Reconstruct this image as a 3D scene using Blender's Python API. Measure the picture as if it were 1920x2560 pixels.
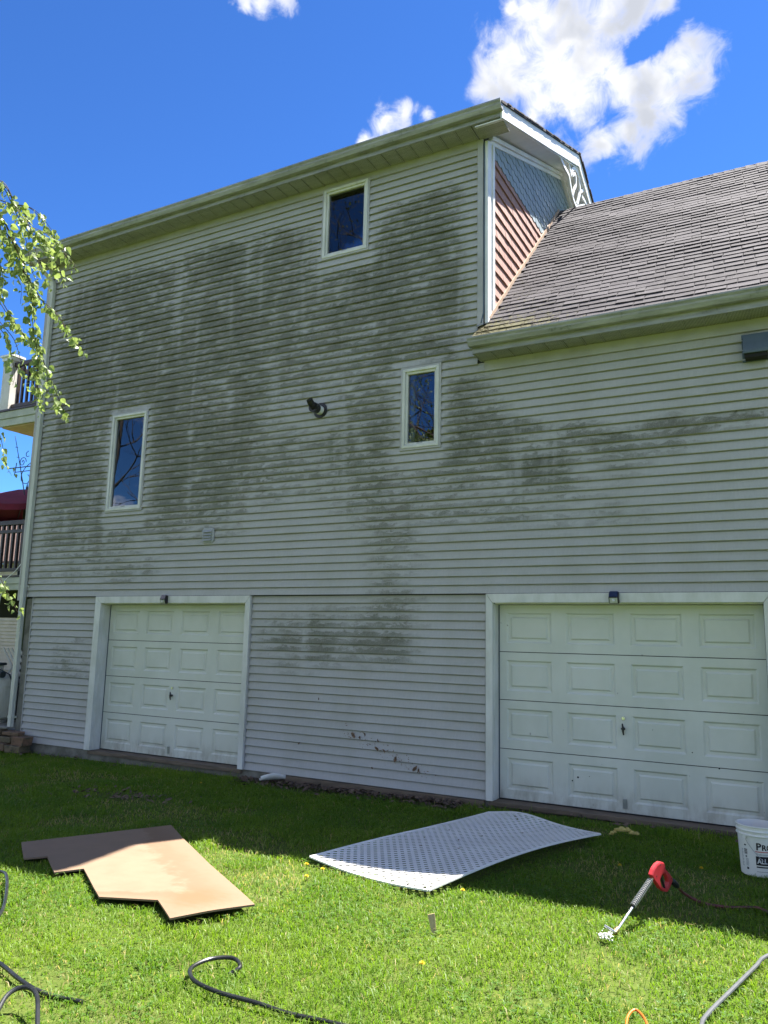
import bpy, math, random
import numpy as np
from mathutils import Vector, Matrix

# ------------------------------------------------------------------ scene
for o in list(bpy.data.objects):
    bpy.data.objects.remove(o)
scene = bpy.context.scene
COL = scene.collection
rnd = random.Random(7)

# camera -----------------------------------------------------------------
cd = bpy.data.cameras.new('camera')
cam = bpy.data.objects.new('camera', cd)
COL.objects.link(cam)
CAM = Vector((10.930, -8.264, 1.723))
yaw, pitch, roll = 0.494384, 0.161064, 0.0222572
f_ = Vector((-math.sin(yaw)*math.cos(pitch), math.cos(yaw)*math.cos(pitch), math.sin(pitch)))
r_ = Vector((math.cos(yaw), math.sin(yaw), 0))
u_ = r_.cross(f_)
r2 = math.cos(roll)*r_ + math.sin(roll)*u_
u2 = -math.sin(roll)*r_ + math.cos(roll)*u_
cam.matrix_world = Matrix(((r2.x, u2.x, -f_.x, CAM.x), (r2.y, u2.y, -f_.y, CAM.y), (r2.z, u2.z, -f_.z, CAM.z), (0, 0, 0, 1)))
cd.sensor_fit = 'HORIZONTAL'
cd.sensor_width = 36.0
cd.lens = 36.0*1923.0/1920.0
cd.clip_start = 0.05
cd.clip_end = 2000
scene.camera = cam

# sun and sky ------------------------------------------------------------
SUN = Vector((0.27, 0.448, 1.0)).normalized()
sun_el = math.asin(SUN.z)
sl = bpy.data.lights.new('sun', 'SUN')
sl.energy = 5.0
sl.angle = math.radians(0.55)
sl.color = (1.0, 0.955, 0.88)
so = bpy.data.objects.new('sun', sl)
so.rotation_euler = SUN.to_track_quat('Z', 'Y').to_euler()
so.location = SUN*60
COL.objects.link(so)

world = bpy.data.worlds.new('World')
scene.world = world
world.use_nodes = True
wt = world.node_tree
wt.nodes.clear()
def wn(t, **k):
    n = wt.nodes.new(t)
    for a, b in k.items():
        setattr(n, a, b)
    return n
def wl(a, b):
    wt.links.new(a, b)
def wmath(op, a, b=None, c=None, clamp=False):
    n = wn('ShaderNodeMath', operation=op, use_clamp=clamp)
    for i, v in enumerate((a, b, c)):
        if v is None:
            continue
        if isinstance(v, (int, float)):
            n.inputs[i].default_value = v
        else:
            wl(v, n.inputs[i])
    return n.outputs[0]
wout = wn('ShaderNodeOutputWorld')
sky = wn('ShaderNodeTexSky', sky_type='NISHITA')
sky.sun_disc = False
sky.sun_elevation = sun_el
sky.sun_rotation = math.atan2(SUN.x, SUN.y)
sky.air_density = 1.0
sky.dust_density = 0.0
sky.altitude = 1500
sky.ozone_density = 2.0
grade = wn('ShaderNodeMix', data_type='RGBA', blend_type='MULTIPLY')
grade.inputs[0].default_value = 1.0
wl(sky.outputs[0], grade.inputs[6])
grade.inputs[7].default_value = (0.60, 0.91, 1.22, 1)
gsc = wn('ShaderNodeVectorMath', operation='SCALE')
wl(grade.outputs[2], gsc.inputs[0])
gsc.inputs['Scale'].default_value = 0.15
gam = wn('ShaderNodeGamma')
wl(gsc.outputs[0], gam.inputs[0])
gam.inputs[1].default_value = 1.25
gs2 = wn('ShaderNodeVectorMath', operation='SCALE')
wl(gam.outputs[0], gs2.inputs[0])
gs2.inputs['Scale'].default_value = 3.9
SKY_STRENGTH = 0.086
tc = wn('ShaderNodeTexCoord')
# clouds: soft lobes on the sky sphere, broken up by noise
lobes = [((-0.209, 0.721, 0.66), 0.056), ((-0.242, 0.728, 0.641), 0.046), ((-0.257, 0.737, 0.625), 0.038), ((-0.18, 0.742, 0.645), 0.069), ((-0.149, 0.738, 0.658), 0.056), ((-0.117, 0.745, 0.656), 0.046), ((-0.094, 0.751, 0.654), 0.028), ((-0.204, 0.755, 0.624), 0.069), ((-0.161, 0.769, 0.619), 0.056), ((-0.185, 0.779, 0.6), 0.056), ((-0.214, 0.77, 0.601), 0.042), ((-0.145, 0.785, 0.602), 0.034), ((-0.103, 0.791, 0.603), 0.046), ((-0.078, 0.785, 0.614), 0.042), ((-0.066, 0.798, 0.6), 0.034), ((-0.096, 0.805, 0.585), 0.046), ((-0.116, 0.81, 0.575), 0.038), ((-0.137, 0.813, 0.566), 0.037), ((-0.167, 0.812, 0.559), 0.034), ((-0.274, 0.739, 0.615), 0.028), ((-0.232, 0.777, 0.585), 0.024), ((-0.372, 0.713, 0.594), 0.022), ((-0.391, 0.711, 0.584), 0.024), ((-0.411, 0.708, 0.575), 0.016), ((-0.349, 0.722, 0.598), 0.016), ((-0.474, 0.571, 0.671), 0.02), ((-0.487, 0.564, 0.667), 0.016), ((-0.452, 0.582, 0.676), 0.018), ((-0.238, 0.699, 0.674), 0.014)]
nz1 = wn('ShaderNodeTexNoise')
nz1.inputs['Scale'].default_value = 20.0
nz1.inputs['Detail'].default_value = 9.0
nz1.inputs['Roughness'].default_value = 0.55
wl(tc.outputs['Generated'], nz1.inputs['Vector'])
warp = wn('ShaderNodeVectorMath', operation='MULTIPLY_ADD')
wsub = wn('ShaderNodeVectorMath', operation='SUBTRACT')
wl(nz1.outputs['Color'], wsub.inputs[0])
wsub.inputs[1].default_value = (0.5, 0.5, 0.5)
wl(wsub.outputs[0], warp.inputs[0])
warp.inputs[1].default_value = (0.034, 0.034, 0.034)
wl(tc.outputs['Generated'], warp.inputs[2])
acc = None
for c, r in lobes:
    cv = Vector(c).normalized()
    dn = wn('ShaderNodeVectorMath', operation='DISTANCE')
    wl(warp.outputs[0], dn.inputs[0])
    dn.inputs[1].default_value = cv
    v = wmath('MULTIPLY_ADD', dn.outputs['Value'], -1.0/r, 1.0)
    acc = v if acc is None else wmath('SMOOTH_MAX', acc, v, 0.15)
nz2 = wn('ShaderNodeTexNoise')
nz2.inputs['Scale'].default_value = 30.0
nz2.inputs['Detail'].default_value = 8.0
nz2.inputs['Roughness'].default_value = 0.62
nz2.inputs['Distortion'].default_value = 0.5
wl(tc.outputs['Generated'], nz2.inputs['Vector'])
for c, r in (((-0.122, 0.771, 0.625), 0.019), ((-0.108, 0.770, 0.629), 0.018), ((-0.090, 0.768, 0.634), 0.022)):   # the blue gap in the big cloud
    dn = wn('ShaderNodeVectorMath', operation='DISTANCE')
    wl(warp.outputs[0], dn.inputs[0])
    dn.inputs[1].default_value = Vector(c).normalized()
    acc = wmath('SUBTRACT', acc, wmath('MULTIPLY', wmath('MAXIMUM', wmath('MULTIPLY_ADD', dn.outputs['Value'], -1.0/r, 1.0), 0.0), 1.0))
# scattered clouds added outside the view, as white fill for the shaded side
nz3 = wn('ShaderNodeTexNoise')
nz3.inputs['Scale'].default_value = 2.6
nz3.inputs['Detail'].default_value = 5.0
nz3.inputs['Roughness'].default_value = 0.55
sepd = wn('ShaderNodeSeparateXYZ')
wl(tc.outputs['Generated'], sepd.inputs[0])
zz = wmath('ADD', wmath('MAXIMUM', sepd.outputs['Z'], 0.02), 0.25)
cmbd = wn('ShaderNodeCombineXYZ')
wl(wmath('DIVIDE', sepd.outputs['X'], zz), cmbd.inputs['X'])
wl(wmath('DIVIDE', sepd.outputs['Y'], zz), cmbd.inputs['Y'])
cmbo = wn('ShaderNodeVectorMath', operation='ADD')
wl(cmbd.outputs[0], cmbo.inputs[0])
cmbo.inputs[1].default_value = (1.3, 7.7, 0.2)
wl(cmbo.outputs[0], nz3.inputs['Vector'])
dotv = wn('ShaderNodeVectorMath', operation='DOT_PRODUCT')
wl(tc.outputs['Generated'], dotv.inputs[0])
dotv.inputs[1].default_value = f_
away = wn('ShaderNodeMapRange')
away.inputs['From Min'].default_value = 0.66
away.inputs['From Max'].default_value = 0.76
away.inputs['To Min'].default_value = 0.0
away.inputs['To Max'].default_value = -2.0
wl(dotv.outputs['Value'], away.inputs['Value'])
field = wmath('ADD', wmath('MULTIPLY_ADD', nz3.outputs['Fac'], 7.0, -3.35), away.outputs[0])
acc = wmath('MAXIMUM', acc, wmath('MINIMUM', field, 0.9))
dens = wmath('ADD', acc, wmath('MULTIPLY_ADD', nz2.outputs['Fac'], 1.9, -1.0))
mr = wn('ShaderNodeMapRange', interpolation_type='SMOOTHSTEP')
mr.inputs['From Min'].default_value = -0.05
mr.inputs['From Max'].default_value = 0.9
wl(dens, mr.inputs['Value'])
inner = wn('ShaderNodeMapRange', interpolation_type='SMOOTHSTEP')
inner.inputs['From Min'].default_value = 0.2
inner.inputs['From Max'].default_value = 0.9
wl(dens, inner.inputs['Value'])
ccol = wn('ShaderNodeMix', data_type='RGBA')
nz4 = wn('ShaderNodeTexNoise')
nz4.inputs['Scale'].default_value = 15.0
nz4.inputs['Detail'].default_value = 3.0
wl(warp.outputs[0], nz4.inputs['Vector'])
gr = wn('ShaderNodeMapRange', interpolation_type='SMOOTHSTEP')
gr.inputs['From Min'].default_value = 0.36
gr.inputs['From Max'].default_value = 0.66
wl(nz4.outputs['Fac'], gr.inputs['Value'])
wl(wmath('MULTIPLY', inner.outputs[0], gr.outputs[0]), ccol.inputs[0])
ccol.inputs[6].default_value = (0.262, 0.264, 0.270, 1)
ccol.inputs[7].default_value = (0.155, 0.163, 0.183, 1)
bg_sky = wn('ShaderNodeBackground')
wl(gs2.outputs[0], bg_sky.inputs[0])
bg_sky.inputs[1].default_value = SKY_STRENGTH
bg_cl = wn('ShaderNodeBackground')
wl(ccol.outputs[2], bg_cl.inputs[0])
# front-lit clouds away from the sun, brightened to fill the shaded wall
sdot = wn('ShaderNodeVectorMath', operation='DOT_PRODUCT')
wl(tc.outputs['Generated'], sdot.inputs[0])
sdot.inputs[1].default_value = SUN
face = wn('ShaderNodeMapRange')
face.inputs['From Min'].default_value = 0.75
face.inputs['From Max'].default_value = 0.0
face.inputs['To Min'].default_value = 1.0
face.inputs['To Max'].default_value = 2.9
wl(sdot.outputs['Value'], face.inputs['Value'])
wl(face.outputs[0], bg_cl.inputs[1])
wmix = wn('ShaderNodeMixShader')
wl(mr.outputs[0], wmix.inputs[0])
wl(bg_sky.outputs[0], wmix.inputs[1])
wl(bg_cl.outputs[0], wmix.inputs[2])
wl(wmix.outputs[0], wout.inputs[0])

scene.view_settings.view_transform = 'Standard'
scene.view_settings.look = 'None'
scene.view_settings.gamma = 1.0
scene.view_settings.use_curve_mapping = False
scene.view_settings.exposure = 2.1
scene.render.engine = 'CYCLES'
scene.cycles.use_denoising = True
scene.cycles.max_bounces = 7
scene.cycles.diffuse_bounces = 4
scene.cycles.transparent_max_bounces = 8
scene.cycles.caustics_reflective = False
scene.cycles.caustics_refractive = False

# ------------------------------------------------------------------ helpers
class MB:
    """collects verts / faces, links them as one mesh object"""
    def __init__(s):
        s.v = []; s.f = []; s.a = {}
    def add(s, vs, fs):
        o = len(s.v)
        s.v += [tuple(p) for p in vs]
        s.f += [tuple(i+o for i in q) for q in fs]
        return o
    def box(s, x0, x1, y0, y1, z0, z1):
        s.add([(x0, y0, z0), (x1, y0, z0), (x1, y1, z0), (x0, y1, z0), (x0, y0, z1), (x1, y0, z1), (x1, y1, z1), (x0, y1, z1)],
              [(0, 3, 2, 1), (4, 5, 6, 7), (0, 1, 5, 4), (1, 2, 6, 5), (2, 3, 7, 6), (3, 0, 4, 7)])
        return s
    def prism(s, poly, axis, a, b):
        """poly of 2D points in the plane normal to axis, extruded from a to b"""
        n = len(poly)
        def P(p, t):
            return {'x': (t, p[0], p[1]), 'y': (p[0], t, p[1]), 'z': (p[0], p[1], t)}[axis]
        s.add([P(p, a) for p in poly] + [P(p, b) for p in poly],
              [tuple(range(n-1, -1, -1)), tuple(range(n, 2*n))] + [(i, (i+1) % n, n+(i+1) % n, n+i) for i in range(n)])
        return s
    def tube(s, pts, r, n=8, cap=True):
        pts = [Vector(p) for p in pts]
        m = len(pts)
        rs = r if isinstance(r, (list, tuple)) else [r]*m
        vs = []; ref = None
        for i, p in enumerate(pts):
            t = (pts[min(i+1, m-1)] - pts[max(i-1, 0)]).normalized()
            if ref is None:
                ref = t.orthogonal().normalized()
            ref = (ref - t*ref.dot(t)).normalized()
            b = t.cross(ref)
            for k in range(n):
                a = 2*math.pi*k/n
                vs.append(p + rs[i]*(math.cos(a)*ref + math.sin(a)*b))
        fs = [(i*n+k, i*n+(k+1) % n, (i+1)*n+(k+1) % n, (i+1)*n+k) for i in range(m-1) for k in range(n)]
        if cap:
            fs += [tuple(range(n-1, -1, -1)), tuple(range((m-1)*n, m*n))]
        s.add(vs, fs)
        return s
    def lathe(s, prof, n=24, c=(0, 0, 0)):
        """prof: (radius, z) pairs"""
        vs = []; m = len(prof)
        for r, z in prof:
            for k in range(n):
                a = 2*math.pi*k/n
                vs.append((c[0]+r*math.cos(a), c[1]+r*math.sin(a), c[2]+z))
        fs = [(i*n+k, i*n+(k+1) % n, (i+1)*n+(k+1) % n, (i+1)*n+k) for i in range(m-1) for k in range(n)]
        s.add(vs, fs)
        return s
    def band(s, pts, w, nrm, th):
        """flat ribbon of width w lying in the plane with normal nrm, thickness th"""
        pts = [Vector(p) for p in pts]; nrm = Vector(nrm).normalized(); m = len(pts); vs = []
        for i, p in enumerate(pts):
            t = (pts[min(i+1, m-1)] - pts[max(i-1, 0)]).normalized()
            b = nrm.cross(t).normalized()
            for q in (-w/2, w/2):
                for e in (-th/2, th/2):
                    vs.append(p + b*q + nrm*e)
        fs = []
        for i in range(m-1):
            a = i*4; c = a+4
            fs += [(a, a+2, c+2, c), (a+1, c+1, c+3, a+3), (a, c, c+1, a+1), (a+2, a+3, c+3, c+2)]
        fs += [(0, 1, 3, 2), ((m-1)*4, (m-1)*4+2, (m-1)*4+3, (m-1)*4+1)]
        s.add(vs, fs)
        return s
    def mesh(s, name):
        me = bpy.data.meshes.new(name)
        me.from_pydata(s.v, [], s.f)
        for k, vals in s.a.items():
            at = me.attributes.new(k, 'FLOAT', 'POINT')
            at.data.foreach_set('value', vals)
        me.update()
        return me
    def build(s, name, mat, parent=None, bevel=0, smooth=False, loc=None):
        return link(name, s.mesh(name), mat, parent, bevel, smooth, loc)

def link(name, me, mat, parent=None, bevel=0, smooth=False, loc=None):
    o = bpy.data.objects.new(name, me)
    COL.objects.link(o)
    if mat is not None and len(me.materials) == 0:
        me.materials.append(mat)
    if parent is not None:
        o.parent = parent
    if loc is not None:
        o.location = loc
    if smooth:
        me.polygons.foreach_set('use_smooth', [True]*len(me.polygons))
    if bevel:
        b = o.modifiers.new('bevel', 'BEVEL')
        b.width = bevel; b.segments = 2; b.limit_method = 'ANGLE'; b.angle_limit = math.radians(40)
    return o

def tag(o, label=None, cat=None, group=None, kind=None):
    for k, v in (('label', label), ('category', cat), ('group', group), ('kind', kind)):
        if v:
            o[k] = v
    return o

def thing(name, loc, label, cat, group=None):
    o = bpy.data.objects.new(name, None)
    o.location = loc
    o.empty_display_size = 0.2
    COL.objects.link(o)
    return tag(o, label, cat, group)

def spline(pts, per=8):
    """Catmull-Rom through the points"""
    P = [Vector(p) for p in pts]
    P = [2*P[0]-P[1]] + P + [2*P[-1]-P[-2]]
    out = []
    for i in range(1, len(P)-2):
        a, b, c, d = P[i-1], P[i], P[i+1], P[i+2]
        for k in range(per):
            t = k/per
            out.append(0.5*((2*b) + (c-a)*t + (2*a-5*b+4*c-d)*t*t + (3*b-a-3*c+d)*t**3))
    out.append(P[-2])
    return out

def gz(x, y=0.0):
    """height of the lawn"""
    return -0.15 + 0.011*min(12.0, max(-2.0, x))

# ------------------------------------------------------------------ materials
class NT:
    def __init__(s, name):
        s.m = bpy.data.materials.new(name)
        s.m.use_nodes = True
        s.t = s.m.node_tree
        s.b = s.t.nodes['Principled BSDF']
        s.o = s.t.nodes['Material Output']
    def n(s, t, **k):
        q = s.t.nodes.new(t)
        for a, b in k.items():
            setattr(q, a, b)
        return q
    def l(s, a, b):
        s.t.links.new(a, b)
    def setin(s, sock, v):
        if hasattr(v, 'is_output') or hasattr(v, 'links'):
            s.l(v, sock)
        else:
            sock.default_value = v
    def math(s, op, a, b=None, c=None, clamp=False):
        q = s.n('ShaderNodeMath', operation=op, use_clamp=clamp)
        for i, v in enumerate((a, b, c)):
            if v is not None:
                s.setin(q.inputs[i], v)
        return q.outputs[0]
    def pos(s):
        return s.n('ShaderNodeNewGeometry').outputs['Position']
    def objc(s):
        return s.n('ShaderNodeTexCoord').outputs['Object']
    def scale(s, vec, sc):
        q = s.n('ShaderNodeVectorMath', operation='MULTIPLY')
        s.l(vec, q.inputs[0]); q.inputs[1].default_value = sc
        return q.outputs[0]
    def noise(s, vec, scale, detail=4, rough=0.55, dist=0.0):
        q = s.n('ShaderNodeTexNoise')
        q.inputs['Scale'].default_value = scale
        q.inputs['Detail'].default_value = detail
        q.inputs['Roughness'].default_value = rough
        q.inputs['Distortion'].default_value = dist
        if vec is not None:
            s.l(vec, q.inputs['Vector'])
        return q.outputs['Fac']
    def ramp(s, v, a, b, c=0.0, d=1.0, smooth=True):
        q = s.n('ShaderNodeMapRange', interpolation_type='SMOOTHSTEP' if smooth else 'LINEAR')
        s.setin(q.inputs['Value'], v)
        for nm, val in (('From Min', a), ('From Max', b), ('To Min', c), ('To Max', d)):
            s.setin(q.inputs[nm], val)
        return q.outputs[0]
    def mix(s, fac, a, b, blend='MIX'):
        q = s.n('ShaderNodeMix', data_type='RGBA', blend_type=blend)
        s.setin(q.inputs[0], fac)
        for i, v in ((6, a), (7, b)):
            if isinstance(v, tuple):
                q.inputs[i].default_value = (*v[:3], 1)
            else:
                s.l(v, q.inputs[i])
        return q.outputs[2]
    def attr(s, name):
        q = s.n('ShaderNodeAttribute', attribute_name=name)
        return q.outputs['Fac']
    def color(s, c):
        if isinstance(c, tuple):
            s.b.inputs['Base Color'].default_value = (*c[:3], 1)
        else:
            s.l(c, s.b.inputs['Base Color'])
    def bump(s, h, strength=0.3, dist=0.01):
        q = s.n('ShaderNodeBump')
        q.inputs['Strength'].default_value = strength
        q.inputs['Distance'].default_value = dist
        s.l(h, q.inputs['Height'])
        s.l(q.outputs[0], s.b.inputs['Normal'])

def pm(name, col, rough=0.55, col2=None, vs=3.0, bump=0.0, bs=150.0, metal=0.0, spec=0.4, stretch=None, obj=True, lo=0.35, hi=0.7):
    """plain procedural paint / plastic / wood: two tones mixed by noise, fine bump"""
    t = NT(name)
    c2 = col2 or tuple(v*0.82 for v in col)
    vec = t.objc() if obj else t.pos()
    if stretch:
        vec = t.scale(vec, stretch)
    n1 = t.noise(vec, vs, 5, 0.6)
    t.color(t.mix(t.ramp(n1, lo, hi), col, c2))
    t.b.inputs['Roughness'].default_value = rough
    t.b.inputs['Metallic'].default_value = metal
    t.b.inputs['Specular IOR Level'].default_value = spec
    if bump:
        t.bump(t.noise(vec, bs, 3), bump, 0.004)
    return t.m

M = {}
# vinyl siding with algae growth (the growth map sits in the mesh attributes)
t = NT('vinyl_siding')
p = t.pos()
stain = t.attr('stain'); tcv = t.attr('tc'); crs = t.attr('crs')
cmb = t.n('ShaderNodeCombineXYZ')
sp = t.n('ShaderNodeSeparateXYZ'); t.l(p, sp.inputs[0])
t.l(sp.outputs['X'], cmb.inputs['X']); t.l(t.math('MULTIPLY', crs, 3.17), cmb.inputs['Y']); t.l(t.math('MULTIPLY', tcv, 0.22), cmb.inputs['Z'])
scal = t.noise(cmb.outputs[0], 2.3, 5, 0.6, 0.3)         # runs along each course
scal2 = t.noise(cmb.outputs[0], 7.5, 4, 0.65, 0.8)
grain = t.noise(p, 85, 4, 0.7)
strk = t.noise(t.scale(p, (55, 55, 5)), 1.0, 3, 0.6)
wave = t.ramp(t.math('SUBTRACT', tcv, t.math('MULTIPLY_ADD', scal2, 2.4, -0.62)), -0.22, 0.16, 1.0, 0.0)
lvl = t.math('ADD', stain, t.math('MULTIPLY_ADD', scal, 1.95, -1.08))
lvl = t.math('ADD', lvl, t.math('MULTIPLY_ADD', wave, 0.62, -0.44))
lvl = t.math('MULTIPLY', lvl, t.ramp(stain, 0.02, 0.22))
lvl = t.math('ADD', lvl, t.math('MULTIPLY', t.ramp(stain, 0.0, 0.7), 0.24))
drip = t.ramp(t.noise(t.scale(p, (5.0, 5.0, 0.35)), 1.0, 3, 0.55), 0.54, 0.70)
body = t.math('MULTIPLY', t.ramp(lvl, -0.08, 1.05), t.math('MULTIPLY_ADD', drip, -0.68, 1.0))
spk = t.ramp(t.math('ADD', t.math('MULTIPLY', grain, 1.0), t.math('MULTIPLY', lvl, 0.20)), 0.58, 0.80)
spk = t.math('MULTIPLY', t.math('MULTIPLY', spk, t.ramp(lvl, 0.15, 0.7)), t.math('MULTIPLY_ADD', drip, -0.6, 1.0))
clean = t.mix(t.ramp(strk, 0.3, 0.75), (0.420, 0.414, 0.400), (0.385, 0.380, 0.366))
hue = t.noise(p, 1.7, 3)
alg = t.mix(t.ramp(hue, 0.4, 0.65), (0.150, 0.157, 0.108), (0.176, 0.172, 0.128))
fac = t.math('MULTIPLY', body, t.ramp(strk, 0.2, 0.8, 0.68, 0.98))
gr2 = t.ramp(t.noise(t.scale(p, (2.2, 2.2, 0.9)), 1.0, 4, 0.6), 0.40, 0.72)
clean = t.mix(t.math('MULTIPLY', gr2, 0.30), clean, (0.30, 0.295, 0.245))
c = t.mix(fac, clean, alg)
c = t.mix(t.math('MULTIPLY', spk, 0.55), c, (0.075, 0.072, 0.050))
t.color(c)
t.b.inputs['Roughness'].default_value = 0.62
t.b.inputs['Specular IOR Level'].default_value = 0.3
t.bump(t.noise(t.scale(p, (14, 14, 120)), 1.0, 4, 0.6), 0.10, 0.003)
M['siding'] = t.m

M['trim'] = pm('cream_trim', (0.64, 0.64, 0.61), 0.45, (0.52, 0.525, 0.48), 2.2, 0.05, 60, obj=False, stretch=(3, 3, 1))
M['trim_white'] = pm('white_trim', (0.74, 0.74, 0.74), 0.42, (0.66, 0.66, 0.67), 3, 0.04, 60, obj=False)
M['post_grey'] = pm('grey_vinyl_trim', (0.405, 0.40, 0.395), 0.5, (0.335, 0.33, 0.32), 2.5, 0.04, 60, obj=False)
M['cornerpost'] = pm('weathered_corner_vinyl', (0.42, 0.40, 0.39), 0.5, (0.25, 0.25, 0.21), 2.0, 0.05, 60, obj=False, stretch=(12, 12, 1.3))
# gutters: cream paint with algae streaks
t = NT('gutter_paint')
p = t.pos()
a = t.noise(t.scale(p, (2.2, 6, 14)), 1.0, 6, 0.7)
b = t.noise(t.scale(p, (22, 22, 5)), 1.0, 4, 0.7)
c = t.mix(t.ramp(a, 0.32, 0.64), (0.36, 0.36, 0.37), (0.225, 0.23, 0.23))
c = t.mix(t.math('MULTIPLY', t.ramp(t.math('MULTIPLY', a, b), 0.30, 0.42), 0.6), c, (0.09, 0.10, 0.085))
t.color(c); t.b.inputs['Roughness'].default_value = 0.45
M['gutter'] = t.m
M['downspout'] = pm('downspout_paint', (0.53, 0.53, 0.48), 0.42, (0.41, 0.42, 0.35), 2.0, 0, obj=False, stretch=(14, 14, 1.1))
# perforated soffit
t = NT('perforated_soffit')
p = t.pos()
sp = t.n('ShaderNodeSeparateXYZ'); t.l(p, sp.inputs[0])
ux = t.math('ABSOLUTE', t.math('SINE', t.math('MULTIPLY', sp.outputs['X'], 2*math.pi/0.026)))
uy = t.math('ABSOLUTE', t.math('SINE', t.math('MULTIPLY', sp.outputs['Y'], 2*math.pi/0.026)))
hole = t.ramp(t.math('MULTIPLY', ux, uy), 0.42, 0.60)
dirt = t.noise(t.scale(p, (1.5, 8, 1)), 1.0, 5, 0.7)
c = t.mix(t.ramp(dirt, 0.35, 0.7), (0.42, 0.42, 0.41), (0.32, 0.32, 0.31))
c = t.mix(t.math('MULTIPLY', hole, 0.9), c, (0.02, 0.02, 0.02))
t.color(c); t.b.inputs['Roughness'].default_value = 0.6
M['soffit'] = t.m
# asphalt shingles: per tab tint, granules, moss
t = NT('asphalt_shingle')
p = t.pos()
tint = t.attr('tint'); moss = t.attr('moss')
g = t.noise(p, 260, 3, 0.8)
bl = t.noise(p, 6, 4, 0.6)
c = t.mix(tint, (0.048, 0.042, 0.051), (0.086, 0.077, 0.089))
c = t.mix(t.ramp(g, 0.35, 0.68), t.mix(1.0, c, (0.62, 0.62, 0.62), 'MULTIPLY'), c)
c = t.mix(t.math('MULTIPLY', t.ramp(bl, 0.46, 0.70), 0.5), c, (0.092, 0.084, 0.090))
mm = t.ramp(t.math('ADD', moss, t.math('MULTIPLY_ADD', t.noise(p, 22, 5, 0.7), 2.2, -1.35)), 0.0, 0.35)
mc = t.mix(t.noise(p, 55, 3), (0.15, 0.135, 0.045), (0.055, 0.055, 0.025))
c = t.mix(t.math('MULTIPLY', mm, 0.85), c, mc)
lich = t.ramp(t.noise(p, 48, 2, 0.4), 0.745, 0.77)
c = t.mix(t.math('MULTIPLY', lich, 0.7), c, (0.42, 0.42, 0.40))
t.color(c); t.b.inputs['Roughness'].default_value = 0.9
t.b.inputs['Specular IOR Level'].default_value = 0.25
t.bump(t.math('ADD', g, t.math('MULTIPLY', mm, 1.5)), 0.5, 0.004)
M['shingle'] = t.m
# pink shakes: long vertical wood grain
t = NT('pink_shake')
p = t.pos()
g = t.noise(t.scale(p, (40, 40, 2.5)), 1.0, 4, 0.65)
b = t.noise(t.scale(p, (9, 9, 1)), 1.0, 2)
c = t.mix(t.ramp(g, 0.3, 0.7), (0.36, 0.205, 0.165), (0.27, 0.145, 0.118))
c = t.mix(t.math('MULTIPLY', t.ramp(b, 0.5, 0.75), 0.35), c, (0.42, 0.27, 0.21))
t.color(c); t.b.inputs['Roughness'].default_value = 0.7
t.bump(g, 0.5, 0.006)
M['pink'] = t.m
t = NT('blue_scallop')
oi = t.n('ShaderNodeObjectInfo')
g = t.noise(t.scale(t.pos(), (60, 60, 6)), 1.0, 3)
c = t.mix(oi.outputs['Random'], (0.205, 0.265, 0.300), (0.255, 0.315, 0.345))
c = t.mix(t.math('MULTIPLY', t.ramp(g, 0.4, 0.75), 0.3), c, (0.17, 0.21, 0.24))
t.color(c); t.b.inputs['Roughness'].default_value = 0.55
t.bump(g, 0.25, 0.004)
M['scallop'] = t.m
M['tan'] = pm('tan_flashing', (0.45, 0.33, 0.24), 0.5, (0.38, 0.27, 0.2), 5, obj=False)
# garage door steel
t = NT('garage_door_paint')
p = t.pos()
a = t.noise(t.scale(p, (1.2, 1, 0.8)), 1.6, 4, 0.6)
sp = t.n('ShaderNodeSeparateXYZ'); t.l(p, sp.inputs[0])
low = t.math('MULTIPLY', t.ramp(sp.outputs['Z'], 0.02, 0.32, 1.0, 0.0), t.ramp(t.noise(t.scale(p, (6, 6, 2)), 1.0, 5, 0.7), 0.35, 0.75))
c = t.mix(t.ramp(a, 0.35, 0.7), (0.60, 0.615, 0.56), (0.535, 0.555, 0.495))
c = t.mix(t.math('MULTIPLY', low, 0.8), c, (0.27, 0.245, 0.19))
dk = t.ramp(t.noise(p, 21, 2, 0.3), 0.80, 0.815)
c = t.mix(t.math('MULTIPLY', dk, 0.5), c, (0.12, 0.11, 0.09))
t.color(c); t.b.inputs['Roughness'].default_value = 0.42
t.bump(t.noise(t.scale(p, (40, 40, 160)), 1.0, 3), 0.12, 0.002)
M['door'] = t.m
# concrete, wood, earth
M['concrete'] = pm('concrete', (0.23, 0.22, 0.19), 0.9, (0.13, 0.125, 0.10), 5, 0.4, 70, obj=False)
M['sill'] = pm('weathered_sill', (0.16, 0.12, 0.085), 0.8, (0.09, 0.07, 0.05), 4, 0.3, 60, obj=False, stretch=(1, 6, 6))
M['black'] = pm('black_plastic', (0.012, 0.012, 0.014), 0.38, (0.02, 0.02, 0.022), 8)
M['dark_gap'] = pm('dark_gap', (0.015, 0.015, 0.015), 0.9)
M['pvc'] = pm('white_pvc', (0.72, 0.72, 0.70), 0.35, (0.64, 0.64, 0.6), 6)
M['steel'] = pm('galvanised_steel', (0.42, 0.43, 0.44), 0.35, (0.3, 0.31, 0.32), 9, metal=0.8)
M['chrome'] = pm('bright_steel', (0.72, 0.72, 0.72), 0.22, (0.6, 0.6, 0.6), 20, metal=1.0)
M['brass'] = pm('brass', (0.62, 0.45, 0.18), 0.3, (0.5, 0.36, 0.14), 20, metal=1.0)
M['bluegrey'] = pm('blue_grey_vent', (0.085, 0.115, 0.145), 0.5, (0.065, 0.09, 0.115), 6)
M['ventgrey'] = pm('grey_vent', (0.36, 0.37, 0.39), 0.5, (0.29, 0.30, 0.31), 6)
M['sheath'] = pm('dark_sheathing', (0.05, 0.05, 0.05), 0.9)
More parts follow.
